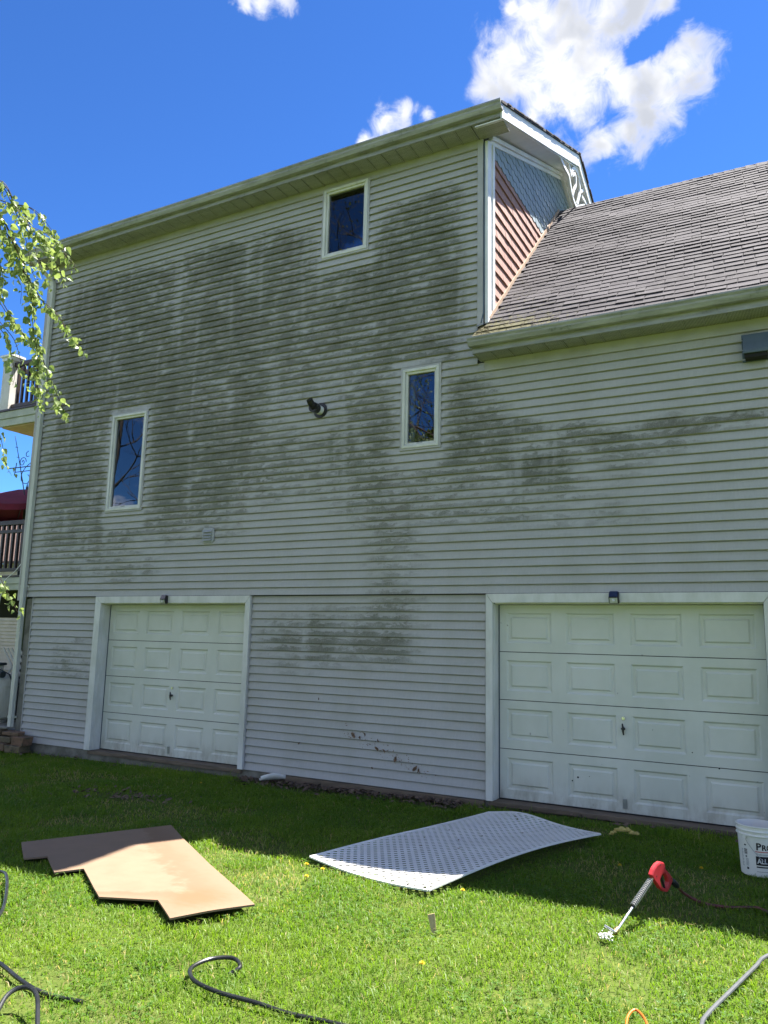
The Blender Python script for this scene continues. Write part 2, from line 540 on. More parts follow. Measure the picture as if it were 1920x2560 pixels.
M['room'] = pm('room_interior', (0.055, 0.06, 0.075), 0.9, (0.04, 0.045, 0.055), 2)
M['curtain'] = pm('sheer_curtain', (0.55, 0.57, 0.62), 0.9, (0.42, 0.44, 0.5), 5, stretch=(20, 1, 0.6))
M['rail'] = pm('dark_brown_rail', (0.028, 0.018, 0.016), 0.4, (0.05, 0.03, 0.025), 6)
M['deckcream'] = pm('deck_fascia_paint', (0.46, 0.48, 0.42), 0.55, (0.34, 0.36, 0.30), 3, obj=False)
M['bead'] = pm('beadboard', (0.62, 0.45, 0.33), 0.55, (0.55, 0.39, 0.29), 4, obj=False)
M['maroon'] = pm('maroon_canvas', (0.17, 0.012, 0.035), 0.8, (0.11, 0.008, 0.025), 4, 0.2, 200)
M['green_post'] = pm('mossy_post', (0.035, 0.05, 0.018), 0.85, (0.018, 0.022, 0.012), 4, 0.3, 40, obj=False, stretch=(4, 4, 1))
M['iron'] = pm('black_iron', (0.02, 0.03, 0.035), 0.5, (0.03, 0.045, 0.05), 10)
M['tank'] = pm('tank_paint', (0.70, 0.71, 0.68), 0.4, (0.48, 0.50, 0.42), 2.5, obj=True, stretch=(3, 3, 0.6))
t = NT('wall_block')
oi = t.n('ShaderNodeObjectInfo')
p = t.pos()
c = t.mix(oi.outputs['Random'], (0.20, 0.105, 0.062), (0.155, 0.12, 0.07))
c = t.mix(t.ramp(t.noise(p, 9, 5, 0.7), 0.42, 0.7), c, (0.06, 0.055, 0.03))
t.color(c); t.b.inputs['Roughness'].default_value = 0.9
t.bump(t.noise(p, 70, 4), 0.5, 0.006)
M['block'] = t.m
# glass: clear pane, mirror by Fresnel, two panes deep
t = NT('window_glass')
tr = t.n('ShaderNodeBsdfTransparent'); tr.inputs[0].default_value = (0.62, 0.66, 0.70, 1)
gl = t.n('ShaderNodeBsdfGlossy'); gl.inputs['Roughness'].default_value = 0.0; gl.inputs[0].default_value = (0.92, 0.95, 1, 1)
fr = t.n('ShaderNodeFresnel'); fr.inputs[0].default_value = 1.5
bw = t.noise(t.pos(), 1.6, 2, 0.4)
bn = t.n('ShaderNodeBump'); bn.inputs['Strength'].default_value = 0.05; bn.inputs['Distance'].default_value = 0.02
t.l(bw, bn.inputs['Height']); t.l(bn.outputs[0], gl.inputs['Normal'])
ms = t.n('ShaderNodeMixShader')
t.l(t.math('MULTIPLY', fr.outputs[0], 1.9, clamp=True), ms.inputs[0]); t.l(tr.outputs[0], ms.inputs[1]); t.l(gl.outputs[0], ms.inputs[2])
t.l(ms.outputs[0], t.o.inputs[0])
M['glass'] = t.m
# ------------------------------------------------------------------ ground sheet
GX = [-300, -60, -20, -8, -2] + [i*0.5 for i in range(-3, 25)] + [16, 30, 80, 300]
GY = [-300, -80, -30, -15] + [-9+i*0.5 for i in range(0, 19)] + [3, 7, 15, 40, 100, 400]
mb = MB()
for yy in GY:
    for xx in GX:
        mb.v.append((xx, yy, gz(xx) - 0.012 + (0.006*math.sin(xx*2.3+yy*1.7) if -2 < xx < 12 and -8.5 < yy < 0 else 0)))
nx = len(GX)
for j in range(len(GY)-1):
    for i in range(nx-1):
        mb.f.append((j*nx+i, j*nx+i+1, (j+1)*nx+i+1, (j+1)*nx+i))
t = NT('lawn_soil')
p = t.pos()
a = t.noise(p, 1.4, 5, 0.6); b = t.noise(p, 24, 5, 0.7)
c = t.mix(t.ramp(b, 0.35, 0.7), (0.055, 0.080, 0.016), (0.095, 0.130, 0.024))
c = t.mix(t.math('MULTIPLY', t.ramp(a, 0.5, 0.75), 0.4), c, (0.10, 0.085, 0.04))
t.color(c); t.b.inputs['Roughness'].default_value = 0.95
t.b.inputs['Specular IOR Level'].default_value = 0.1
t.bump(b, 0.6, 0.02)
M['soil'] = t.m
tag(mb.build('lawn_ground', M['soil'], smooth=True), 'green mown lawn sloping gently in front of the house', None, None, 'structure')

# ------------------------------------------------------------------ house
ZJ, ZE = 2.235, 7.91          # band line over the garage doors, upper soffit
CU, CL = 0.1011, 0.1016       # siding course, upper and lower storey
XW = 14.6                     # right end of the garage wing
XG = 7.80                     # gable wall of the tall block
ZS = 4.992                    # soffit under the wing's eave
YR, YRW, BK = 3.45, 3.32, 6.9
house = thing('house', (4.0, 0.0, gz(4)), 'three storey grey vinyl sided house with algae stains and two garage doors', 'house')
HL = house.location.copy()
def hb(mb, name, mat, parent=None, **k):
    """build a house part given in world coordinates"""
    if parent is None or parent is house:
        o = mb.build(name, mat, house, **k)
        o.location = -HL
    else:
        o = mb.build(name, mat, parent, **k)     # parents of sub-parts already carry the offset
    return o

WIN = {'left': (1.623, 2.389, 3.505, 5.066), 'mid': (6.693, 7.243, 3.992, 5.060), 'top': (5.417, 6.166, 6.787, 7.850)}
DOOR = {'left': (1.702, 4.420, 0.0, 2.127), 'right': (7.901, 10.636, 0.0, 2.127)}

def split(rect, holes):
    """rectangles left of rect when the holes are cut out (x0,x1,z0,z1)"""
    out = [rect]
    for h in holes:
        nxt = []
        for (a, b, c, d) in out:
            if h[1] <= a or h[0] >= b or h[3] <= c or h[2] >= d:
                nxt.append((a, b, c, d)); continue
            if h[0] > a: nxt.append((a, h[0], c, d))
            if h[1] < b: nxt.append((h[1], b, c, d))
            x0, x1 = max(a, h[0]), min(b, h[1])
            if h[2] > c: nxt.append((x0, x1, c, h[2]))
            if h[3] < d: nxt.append((x0, x1, h[3], d))
        out = nxt
    return out

holes = list(WIN.values()) + list(DOOR.values())
mb = MB()
for r in split((-0.18, XW, ZJ, ZS), holes): mb.box(r[0], r[1], 0.012, 0.10, r[2], r[3])
for r in split((-0.18, XG-0.02, ZS, ZE+0.02), holes): mb.box(r[0], r[1], 0.012, 0.10, r[2], r[3])
for r in split((0.0, XW, 0.0, ZJ), holes): mb.box(r[0], r[1], 0.032, 0.10, r[2], r[3])
wall = hb(mb, 'front_wall', M['sheath'])

# foundation and the bare strip beside the downspout
mb = MB()
mb.box(-0.02, XW, 0.02, 0.3, -0.6, -0.004)
hb(mb, 'foundation', M['concrete'], bevel=0.006)
mb = MB()
mb.box(-0.02, 0.125, 0.010, 0.031, 0.0, 1.30)
mb.box(-0.02, 0.125, 0.010, 0.031, 1.305, ZJ-0.03)
hb(mb, 'bare_wall_strip', M['concrete'])
# the rest of the shell
mb = MB()
mb.box(-0.16, 0.0, 0.101, BK, ZJ, ZE); mb.box(0.0, 0.15, 0.101, BK, -0.3, ZJ-0.001)
mb.box(0.0, XW, BK-0.1, BK, -0.3, 5.0); mb.box(-0.16, XG-0.05, BK-0.1, BK, 5.001, ZE)
mb.box(XW-0.1, XW, 0.101, BK-0.101, -0.3, 5.0)
mb.prism([(0.1, 5.46), (YRW, 8.58), (BK-0.25, 5.30), (0.1, 5.30)], 'x', XW-0.1, XW)
mb.box(0.16, XW-0.11, 0.101, BK-0.11, 2.30, 2.36); mb.box(0.0, XG-0.1, 0.101, BK-0.11, 5.2, 5.26)
hb(mb, 'rear_wall', M['post_grey'])

# --- siding panels: two courses each, twelve foot lengths, growth map per vertex
GROW = [(1.23, 7.13, 0.94, 0.29, 0.8), (2.73, 7.13, 1.02, 0.27, 0.9), (3.99, 7.12, 0.84, 0.26, 0.9), (4.82, 7.11, 0.47, 0.25, 0.9), (5.15, 6.69, 0.46, 0.28, 0.7), (0.99, 6.37, 1.15, 0.74, 0.95), (2.52, 6.26, 1.11, 0.7, 0.9), (3.88, 6.24, 0.91, 0.66, 0.8), (4.86, 6.26, 0.62, 0.42, 0.75), (0.69, 5.31, 0.86, 0.97, 0.95), (2.12, 5.43, 0.95, 0.46, 0.9), (3.32, 5.55, 0.78, 0.66, 0.85), (4.27, 5.48, 0.64, 0.63, 0.65), (0.73, 4.15, 0.74, 0.78, 1.0), (1.3, 3.73, 0.61, 0.37, 0.9), (2.86, 4.61, 0.54, 0.5, 0.95), (3.41, 4.42, 0.68, 0.63, 0.85), (2.93, 3.77, 0.45, 0.35, 0.9), (4.17, 4.47, 0.56, 0.61, 0.75), (3.88, 3.83, 0.57, 0.34, 0.55), (4.75, 4.02, 0.46, 0.46, 0.7), (4.46, 4.97, 0.47, 0.41, 0.55), (5.08, 5.09, 0.3, 0.4, 0.35), (5.13, 5.54, 0.45, 0.4, 0.5), (5.49, 5.88, 0.51, 0.47, 0.65), (6.06, 6.16, 0.42, 0.4, 0.75), (5.75, 6.76, 0.36, 0.17, 0.5), (6.72, 7.12, 0.4, 0.18, 0.75), (7.25, 7.27, 0.38, 0.12, 0.9), (7.06, 6.78, 0.57, 0.32, 0.8), (6.53, 6.58, 0.4, 0.39, 0.8), (7.26, 6.23, 0.43, 0.44, 0.55), (6.68, 5.91, 0.52, 0.38, 0.75), (7.26, 5.62, 0.37, 0.37, 0.5), (6.22, 5.49, 0.54, 0.38, 0.6), (6.89, 5.26, 0.5, 0.21, 0.6), (7.45, 5.89, 0.18, 0.49, 0.45), (7.27, 5.14, 0.31, 0.12, 0.6), (6.1, 4.82, 0.41, 0.31, 0.6), (6.39, 4.3, 0.33, 0.37, 0.7), (5.99, 4.04, 0.47, 0.37, 0.5), (5.42, 4.09, 0.43, 0.38, 0.4), (7.52, 4.69, 0.27, 0.15, 0.8), (7.58, 4.34, 0.32, 0.29, 0.95), (7.87, 4.02, 0.34, 0.22, 0.9), (7.58, 3.88, 0.29, 0.23, 0.8), (8.26, 4.09, 0.32, 0.1, 0.8), (8.53, 3.69, 0.31, 0.13, 1.0), (8.89, 3.87, 0.35, 0.13, 0.75), (8.26, 3.6, 0.37, 0.16, 0.6), (8.95, 4.07, 0.2, 0.06, 0.6), (9.29, 3.88, 0.29, 0.1, 0.85), (9.82, 3.97, 0.27, 0.1, 1.0), (10.35, 3.98, 0.25, 0.07, 0.9), (10.69, 3.99, 0.16, 0.07, 0.9), (9.81, 3.75, 0.23, 0.06, 0.6), (8.63, 3.47, 0.31, 0.1, 0.5), (9.38, 3.61, 0.28, 0.13, 0.5), (10.08, 3.84, 0.18, 0.1, 0.4), (6.92, 3.48, 0.72, 0.4, 0.42), (7.81, 3.31, 0.66, 0.33, 0.38), (6.28, 3.41, 0.52, 0.36, 0.35), (8.88, 3.24, 0.58, 0.2, 0.25), (6.62, 2.87, 0.38, 0.34, 0.35), (9.12, 2.98, 0.7, 0.2, 0.2), (1.17, 3.08, 0.9, 0.37, 0.5), (2.61, 3.3, 0.72, 0.28, 0.4), (2.21, 2.63, 0.55, 0.17, 0.5), (0.92, 2.62, 0.61, 0.18, 0.3), (3.67, 3.32, 0.66, 0.33, 0.35), (6.69, 2.42, 0.37, 0.28, 0.3), (6.7, 2.03, 0.37, 0.22, 0.4), (5.65, 1.91, 0.6, 0.17, 0.45), (5.24, 1.68, 0.49, 0.21, 0.6), (5.94, 1.58, 0.71, 0.23, 0.55), (6.52, 1.65, 0.37, 0.22, 0.4), (5.11, 1.38, 0.28, 0.15, 0.4), (0.96, 1.52, 0.41, 0.14, 0.35), (1.0, 1.17, 0.5, 0.17, 0.5), (0.69, 1.94, 0.52, 0.22, 0.2)]
GA = np.array(GROW)
SNT = np.random.default_rng(77).random((3, 128, 64))
def sn2(u, v, k):
    i, j = int(math.floor(u)), int(math.floor(v)); fu, fv = u-i, v-j
    fu = fu*fu*(3-2*fu); fv = fv*fv*(3-2*fv); T = SNT[k]
    return (T[i % 128, j % 64]*(1-fu)+T[(i+1) % 128, j % 64]*fu)*(1-fv)+(T[i % 128, (j+1) % 64]*(1-fu)+T[(i+1) % 128, (j+1) % 64]*fu)*fv
def grow(x, z):
    d = ((x-GA[:, 0])/(GA[:, 2]*1.05))**2 + ((z-GA[:, 1])/(GA[:, 3]*1.05))**2
    v = 0.92*GA[:, 4]*np.exp(-0.85*d)
    g = float(1-np.prod(1-np.clip(v, 0, .97)))
    # run-off leaves paler and darker vertical streaks
    g *= 0.52+0.42*sn2(x*1.9, z*0.42, 0)+0.34*sn2(x*5.3, z*0.8, 1)+0.12*sn2(x*13.0, z*1.5, 2)
    g *= 1-0.45*math.exp(-((x-4.75)/0.35)**2)*math.exp(-((z-4.7)/0.9)**2)
    for (a, b, c, e) in WIN.values():      # drip-washed margins beside the windows
        if c-0.12 < z < e+0.02:
            dx = max(a-x, x-b)
            if dx < 0.16: g *= max(0.0, (dx-0.02)/0.14)
        if a-0.1 < x < b+0.1 and e < z < e+0.12: g *= 0.3
        if a-0.03 < x < b+0.03 and c-0.25 < z < c: g *= 0.35
    d = math.hypot((x-5.42)/0.75, (z-4.72)/0.30)   # steam-washed round the flue
    g *= min(1.0, 0.25+0.75*d) if d < 1 else 1
    if z > 5 and x > 7.45: g *= max(0, 1-(x-7.45)/0.22)
    if x < 0.35: g *= max(0.0, (x+0.05)/0.40)
    return g

def siding(x0, x1, z0, zt, ch, yoff, holes, seams, smap=True, base=0):
    n = int(math.ceil((zt-z0)/ch - 1e-6))
    for pr in range(0, n, 2):
        # joints of this pair of courses
        off = seams[(pr//2) % len(seams)]
        cuts = [x0] + [c for c in (off + 3.66*k for k in range(-2, 6)) if x0+0.35 < c < x1-0.35] + [x1]
        for si in range(len(cuts)-1):
            xa, xb = cuts[si], cuts[si+1]
            lap = 0.022 if si < len(cuts)-2 else 0.0
            dy = yoff - (0.0016 if (si+pr//2) % 2 else 0.0) - rnd.uniform(0, 0.0008)
            wob = [rnd.uniform(-0.0015, 0.0015) for _ in range(3)]
            mb = MB(); S = []; T = []; Cn = []
            for kk in (0, 1):
                k = pr+kk
                if k >= n: break
                zb = z0+k*ch; ztop = min(zb+ch, zt)
                for (a, b, c, d) in split((xa, xb+lap, zb, ztop), holes):
                    full = abs(c-zb) < 1e-6
                    top = abs(d-(zb+ch)) < 1e-6
                    def fy(z):
                        q_ = (z-zb)/ch
                        return dy - 0.0290 + 0.0225*min(q_, 0.86)/0.86 + (0.0100*(q_-0.86)/0.14 if q_ > 0.86 else 0)
                    prof = []
                    if full: prof += [(dy+0.003, c+0.013, 0), (dy-0.0265, c+0.013, 0), (dy-0.0265, c, 0), (dy-0.0290, c, 0)]
                    else: prof += [(fy(c), c, (c-zb)/ch)]
                    prof += [(fy((c+d)/2)-0.0004, (c+d)/2, ((c+d)/2-zb)/ch)]
                    if top and d-c > 0.4*ch: prof += [(fy(zb+0.86*ch), zb+0.86*ch, 0.86)]
                    prof += [(fy(d), d, (d-zb)/ch)]
                    if top: prof += [(dy+0.003, d+0.012, 1.0)]
                    ns = max(1, int(round((b-a)/0.12)))
                    o = len(mb.v); m = len(prof)
                    for i in range(ns+1):
                        x = a+(b-a)*i/ns
                        g = grow(x, zb+0.4*ch) if smap else 0.0
                        # growth stays thin round a panel joint
                        if si > 0: g *= min(1, 0.35+abs(x-xa)/0.16)
                        if si < len(cuts)-2: g *= min(1, 0.35+abs(x-xb)/0.16)
                        w = wob[0]*math.sin(x*1.9+k)+wob[1]*math.sin(x*4.1)
                        for (yy, zz, tt) in prof:
                            mb.v.append((x, yy+w, zz)); S.append(g); T.append(tt); Cn.append(float(k+base))
                    for i in range(ns):
                        for j in range(m-1):
                            mb.f.append((o+i*m+j, o+(i+1)*m+j, o+(i+1)*m+j+1, o+i*m+j+1))
            if not mb.v: continue
            mb.a = {'stain': S, 'tc': T, 'crs': Cn}
            mb.build('siding_panel', M['siding'], wall)

seams_u = [(0.9*i*2.63 + 0.45*i*i) % 3.66 - 0.4 for i in range(30)]
siding(-0.10, XW-0.1, ZJ, ZJ+27*CU, CU, 0.0, holes, seams_u)
siding(-0.10, XG-0.09, ZJ+27*CU, ZE-0.01, CU, 0.0, holes, seams_u[13:], base=27)
siding(0.135, 1.585, 0.0, ZJ-0.012, CL, 0.028, [], [9.0], base=90)
siding(4.500, 7.815, 0.0, ZJ-0.012, CL, 0.028, [], [9.0], base=120)
siding(10.745, XW-0.1, 0.0, ZJ-0.012, CL, 0.028, [], [9.0], base=150)
# J-channels and trims that frame the siding
mb = MB()
mb.box(0.122, 0.140, -0.004, 0.030, -0.02, ZJ-0.012)
hb(mb, 'j_channel', M['post_grey'])
for xa in (4.500, 7.812):
    mb = MB(); mb.box(xa-0.002, xa+0.013, -0.012, 0.030, 0.0, ZJ-0.006); hb(mb, 'j_channel', M['post_grey'])
mb = MB(); mb.box(1.574, 1.590, -0.012, 0.030, 0.0, ZJ-0.006); hb(mb, 'j_channel', M['post_grey'])
# corner posts
mb = MB()
mb.box(-0.215, -0.095, -0.032, 0.012, ZJ-0.06, ZE); mb.box(-0.215, -0.19, 0.013, 0.12, ZJ-0.06, ZE)
hb(mb, 'corner_post', M['cornerpost'], bevel=0.004)
mb = MB(); mb.box(7.708, 7.782, -0.034, 0.010, 5.44, ZE-0.01); hb(mb, 'corner_post', M['post_grey'], bevel=0.004)
mb = MB(); mb.box(XW-0.105, XW+0.02, -0.024, 0.10, -0.02, ZS-0.02); hb(mb, 'corner_post', M['post_grey'], bevel=0.004)
# loose cable tucked beside the corner
mb = MB(); mb.tube([(7.795, -0.018, 7.85), (7.799, -0.025, 7.4), (7.793, -0.022, 6.9), (7.796, -0.024, 6.2), (7.790, -0.028, 5.6), (7.760, -0.03, 5.47)], 0.010, 6)
hb(mb, 'corner_cable', M['bluegrey'])
# frieze boards under the soffits
mb = MB(); mb.box(-0.19, 7.707, -0.022, 0.010, ZE-0.115, ZE-0.002); hb(mb, 'frieze_board', M['post_grey'], bevel=0.003)
mb = MB(); mb.box(7.80, XW, -0.030, 0.010, ZS-0.13, ZS-0.004); hb(mb, 'frieze_board', M['post_grey'], bevel=0.003)

# --- soffits of single vented panels
def soffit(x0, x1, z, y0, y1):
    n = int((x1-x0)/0.203)
    w = (x1-x0)/n
    for i in range(n):
        a = x0+i*w; dz = rnd.uniform(0, 0.003)
        mb = MB()
        mb.box(a+0.008, a+w-0.008, y0, y1, z-0.004+dz, z+0.010)
        mb.box(a+w-0.008, a+w+0.007, y0, y1, z-0.011, z+0.008)
        hb(mb, 'soffit_panel', M['soffit'])
soffit(-0.38, 7.72, ZE, -0.325, -0.002)
soffit(7.765, XW+0.2, ZS, -0.302, -0.002)

def gutter(x0, x1, zt, yb):
    """K-style trough hung on a fascia whose face is at yb"""
    prof = [(0.0, 0.0), (0.0, -0.098), (-0.065, -0.098), (-0.070, -0.092), (-0.092, -0.058), (-0.096, -0.040), (-0.114, -0.018), (-0.114, 0.0), (-0.104, 0.0), (-0.104, -0.008),
            (-0.108, -0.016), (-0.090, -0.038), (-0.086, -0.056), (-0.064, -0.088), (-0.006, -0.092), (-0.006, 0.0)]
    pts = [(yb+a, zt+b) for a, b in prof]
    n = max(1, int((x1-x0)/0.6))
    mb = MB(); m = len(pts)
    for i in range(n+1):
        x = x0+(x1-x0)*i/n
        s_ = 0.004*math.sin(x*1.3)
        for (yy, zz) in pts: mb.v.append((x, yy, zz+s_))
    for i in range(n):
        for j in range(m):
            mb.f.append((i*m+j, i*m+(j+1) % m, (i+1)*m+(j+1) % m, (i+1)*m+j))
    for e in (0, n):   # end caps
        xx = x0 if e == 0 else x1
        mb.prism([(yb+a, zt+b) for a, b in prof[:8]], 'x', xx-0.002, xx+0.002)
    return mb
mb = MB(); mb.box(-0.44, 8.128, -0.335, -0.313, ZE-0.006, 8.045); hb(mb, 'fascia', M['gutter'], bevel=0.002)
g_up = hb(gutter(-0.50, 8.150, 8.060, -0.336), 'gutter', M['gutter'])
mb = MB(); mb.box(7.770, XW+0.25, -0.312, -0.290, ZS-0.008, 5.14); hb(mb, 'fascia', M['gutter'], bevel=0.002)
g_lo = hb(gutter(7.735, XW+0.3, 5.152, -0.313), 'gutter', M['gutter'])
mb = MB(); mb.prism([(-0.31, ZS-0.008), (-0.31, 5.13), (-0.02, 5.38), (-0.02, ZS-0.008)], 'x', 7.758, 7.769); hb(mb, 'eave_return', M['gutter'])
# debris caught in the low gutter
mb = MB()
for i in range(46):
    x = 7.8+rnd.random()**2*1.0; a = rnd.uniform(0, 6.28); l = rnd.uniform(0.03, 0.11)
    q = Vector((x, -0.33+rnd.uniform(0, 0.22), 0)); q.z = 5.46+0.965*q.y+0.028+rnd.uniform(0, 0.012)
    dvec = Vector((math.cos(a), math.sin(a)*0.6, 0.5*math.sin(a)))*l
    mb.tube([q-dvec/2, q+dvec/2], 0.0022, 4)
tag(hb(mb, 'gutter_twigs', pm('dry_twigs', (0.22, 0.17, 0.09), 0.9, (0.13, 0.1, 0.06), 30)), kind='stuff')

# downspout with elbows and straps
mb = MB()
def rect_tube(mb, pts, wx, wy):
    vs = []
    for (x, y, z) in pts:
        vs += [(x-wx/2, y-wy/2, z), (x+wx/2, y-wy/2, z), (x+wx/2, y+wy/2, z), (x-wx/2, y+wy/2, z)]
    n = len(pts)
    mb.add(vs, [(i*4+k, i*4+(k+1) % 4, (i+1)*4+(k+1) % 4, (i+1)*4+k) for i in range(n-1) for k in range(4)] + [(3, 2, 1, 0), (n*4-4, n*4-3, n*4-2, n*4-1)])
rect_tube(mb, [(-0.045, -0.061, 0.20), (-0.040, -0.061, 1.5), (-0.035, -0.064, 3.0), (-0.030, -0.064, 5.5), (-0.025, -0.064, 7.52), (-0.025, -0.082, 7.60), (-0.13, -0.36, 7.84), (-0.15, -0.385, 7.88), (-0.15, -0.385, 7.97)], 0.080, 0.062)
ds = hb(mb, 'downspout', M['downspout'], bevel=0.006)
for z, dx in ((0.36, 0), (2.40, 0.007), (5.06, 0.014), (7.45, 0.019)):
    mb = MB()
    mb.box(-0.088+dx, 0.002+dx, -0.096, -0.0915, z-0.017, z+0.017); mb.box(0.0+dx, 0.0035+dx, -0.0915, -0.022, z-0.017, z+0.017)
    mb.box(0.0+dx, 0.034+dx, -0.0275, -0.0215, z-0.017, z+0.017)
    mb.box(0.016+dx, 0.026+dx, -0.030, -0.027, z-0.005, z+0.005)
    mb.build('strap', M['downspout'], ds)

# --- upper roof with rakes
def slab(y0, y1, zf, x0, x1, th):
    mb = MB()
    mb.prism([(y0, zf(y0)), (y1, zf(y1)), (y1, zf(y1)-th), (y0, zf(y0)-th)], 'x', x0, x1)
    return mb
zt1 = lambda y: 8.225+0.43*y
zt2 = lambda y: 8.225+0.43*(2*YR-y)
mb = slab(-0.40, YR, zt1, -0.5, 8.165, 0.030)
mb.prism([(YR, zt2(YR)), (7.2, zt2(7.2)), (7.2, zt2(7.2)-0.03), (YR, zt2(YR)-0.03)], 'x', -0.5, 8.165)
mb.a = {'tint': [0.4]*len(mb.v), 'moss': [0.0]*len(mb.v)}
uroof = hb(mb, 'upper_roof', M['shingle'])
# ragged shingle edge along the rake
mb = MB()
y = -0.34
while y < 7.0:
    zf = zt1 if y < YR else zt2
    l = 0.127; e = 8.165+rnd.uniform(0.0, 0.016)
    mb.prism([(y, zf(y)+0.004), (y+l, zf(y+l)+0.002), (y+l, zf(y+l)-0.012), (y, zf(y)-0.014)], 'x', 8.0, e)
    y += l
mb.a = {'tint': [0.15]*len(mb.v), 'moss': [0.0]*len(mb.v)}
mb.build('rake_shingle_edge', M['shingle'], uroof)
for nm, pr in (('rake_board', [(-0.338, 7.868), (1.75, 8.745), (1.75, 8.948), (-0.338, 8.050)]), ('rake_board', [(1.754, 8.747), (YR-0.002, 9.474), (YR-0.002, 9.678), (1.754, 8.949)]),
               ('rake_board', [(YR+0.002, 9.474), (7.16, 7.89), (7.16, 8.083), (YR+0.002, 9.678)])):
    mb = MB(); mb.prism(pr, 'x', 8.120, 8.142); mb.build(nm, M['trim_white'], uroof, bevel=0.003)
mb = MB()
mb.prism([(-0.310, 7.875), (YR, 9.450), (7.10, 7.90), (7.10, 7.915), (YR, 9.465), (-0.310, 7.89)], 'x', XG-0.02, 8.119)
mb.build('rake_soffit', M['trim_white'], uroof)
mb = MB()   # crown moulding where wall and rake soffit meet
for s_, pts in ((1, [(0.10, 7.945), (YR, 9.385), (YR, 9.445), (0.10, 8.005)]), (1, [(YR, 9.385), (6.8, 7.945), (6.8, 8.005), (YR, 9.445)])):
    mb.prism(pts, 'x', XG+0.001, XG+0.065)
for s_, pts in ((1, [(0.10, 7.885), (YR, 9.325), (YR, 9.384), (0.10, 7.944)]),):
    mb.prism(pts, 'x', XG+0.001, XG+0.035)
mb.build('rake_moulding', M['trim_white'], uroof, bevel=0.006)
mb = MB(); mb.box(7.735, 8.118, -0.312, -0.003, ZE-0.003, ZE+0.006); mb.build('eave_return', M['soffit'], uroof)
mb = MB(); mb.prism([(-0.262, ZE-0.012), (-0.262, 8.08), (0.5, 8.40), (0.5, 8.20)], 'x', -0.46, -0.44); mb.build('rake_board', M['trim'], uroof)
# fretwork pendant in the peak of the gable
FR = [[(2.389, 9.043), (2.63, 9.018), (2.905, 9.021), (3.016, 8.911), (3.127, 8.785), (3.293, 8.727), (3.469, 8.754), (3.685, 8.897), (3.963, 9.061)],
      [(2.93, 9.263), (2.99, 9.19), (3.053, 9.121)], [(3.051, 9.092), (3.133, 9.235), (3.288, 9.361), (3.44, 9.387), (3.564, 9.348), (3.619, 9.253), (3.642, 9.154), (3.536, 8.969), (3.422, 8.797)],
      [(3.151, 9.15), (3.281, 9.26), (3.354, 9.24), (3.354, 9.103), (3.209, 8.925), (3.137, 8.79)], [(3.41, 9.46), (3.62, 9.38), (3.822, 9.304)], [(3.652, 9.145), (3.80, 9.25), (3.933, 9.352)], [(3.727, 9.102), (3.92, 9.12), (4.105, 9.131)]]
mb = MB()
for k, pts in enumerate(FR):
    mb.band(spline([(8.095+0.0015*k, a, b) for a, b in pts], 5), 0.062 if k in (0, 2) else 0.050, (1, 0, 0), 0.022)
mb.build('gable_fretwork', M['trim_white'], uroof)

# --- gable wall facing right
mb = MB()
mb.prism([(0.0, 5.3), (0.0, 7.93), (YR, 9.42), (6.85, 7.93), (6.85, 5.3)], 'x', XG-0.08, XG)
gable = hb(mb, 'gable_wall', M['sheath'])
for (a, b, x1) in ((-0.018, 0.085, 7.842), (0.087, 0.165, 7.826), (0.167, 0.235, 7.842)):
    zb = 5.46+0.965*b+0.02
    mb = MB(); mb.prism([(a, 5.46+0.965*a+0.015), (b, zb), (b, 7.975 + 0.43*b - 0.1), (a, 7.975+0.43*a-0.1)], 'x', XG+0.001, x1); mb.build('corner_board', M['trim_white'], gable, bevel=0.003)
roof_z = lambda y: 5.46+0.965*y
def roof_y(z): return (z-5.46)/0.965
top_y = lambda z: (z-7.90)/0.43      # rake soffit at height z (near side)
ZPB = 7.798
z = 5.62; k = 0
while z < ZPB-0.02:
    ztp = min(z+0.160, ZPB)
    mb = MB(); y = 0.236
    ymax = min(5.0, roof_y(ztp)+0.02)
    while y < ymax:
        w = rnd.uniform(0.09, 0.20)
        lip = rnd.uniform(0.0, 0.006)
        y1 = min(y+w-0.005, ymax)
        zlo = z
        if y1-y > 0.02:
            mb.prism([(XG+0.030+lip, zlo), (XG+0.008, ztp+0.03), (XG+0.002, ztp+0.03), (XG+0.002, zlo+0.004)], 'y', y, y1)
        y += w
    if mb.v:
        for i, v in enumerate(mb.v): pass
        mb2 = MB(); mb2.v = [(v[0], v[1], v[2]) for v in mb.v]; mb2.f = mb.f
        mb2.build('shake_plank', M['pink'], gable)
    z += 0.160; k += 1
# fish-scale shingles above
SW, SH = 0.165, 0.128
mb = MB()
pr = [(-SW/2+0.003, 0.09), (-SW/2+0.003, 0.0)]
for i in range(9):
    a = math.pi+math.pi*i/8
    pr.append(((SW/2-0.003)*math.cos(a), 0.052*math.sin(a)))
pr += [(SW/2-0.003, 0.09)]
sc_pts = []
n = len(pr)
vs = [(0.022-0.016*(q[1]+0.05)/0.19, q[0], q[1]) for q in pr] + [(0.010-0.008*(q[1]+0.05)/0.19, q[0], q[1]) for q in pr]
vs = [(vv[0], vv[1], vv[2]+(0.05 if vv[2] > 0.08 else 0)) for vv in vs]
mb.add(vs, [tuple(range(n)), tuple(range(2*n-1, n-1, -1))] + [(i, n+i, n+(i+1) % n, (i+1) % n) for i in range(n)])
sc_me = mb.mesh('scallop_shingle'); sc_me.materials.append(M['scallop'])
row = 0; z = ZPB+0.052
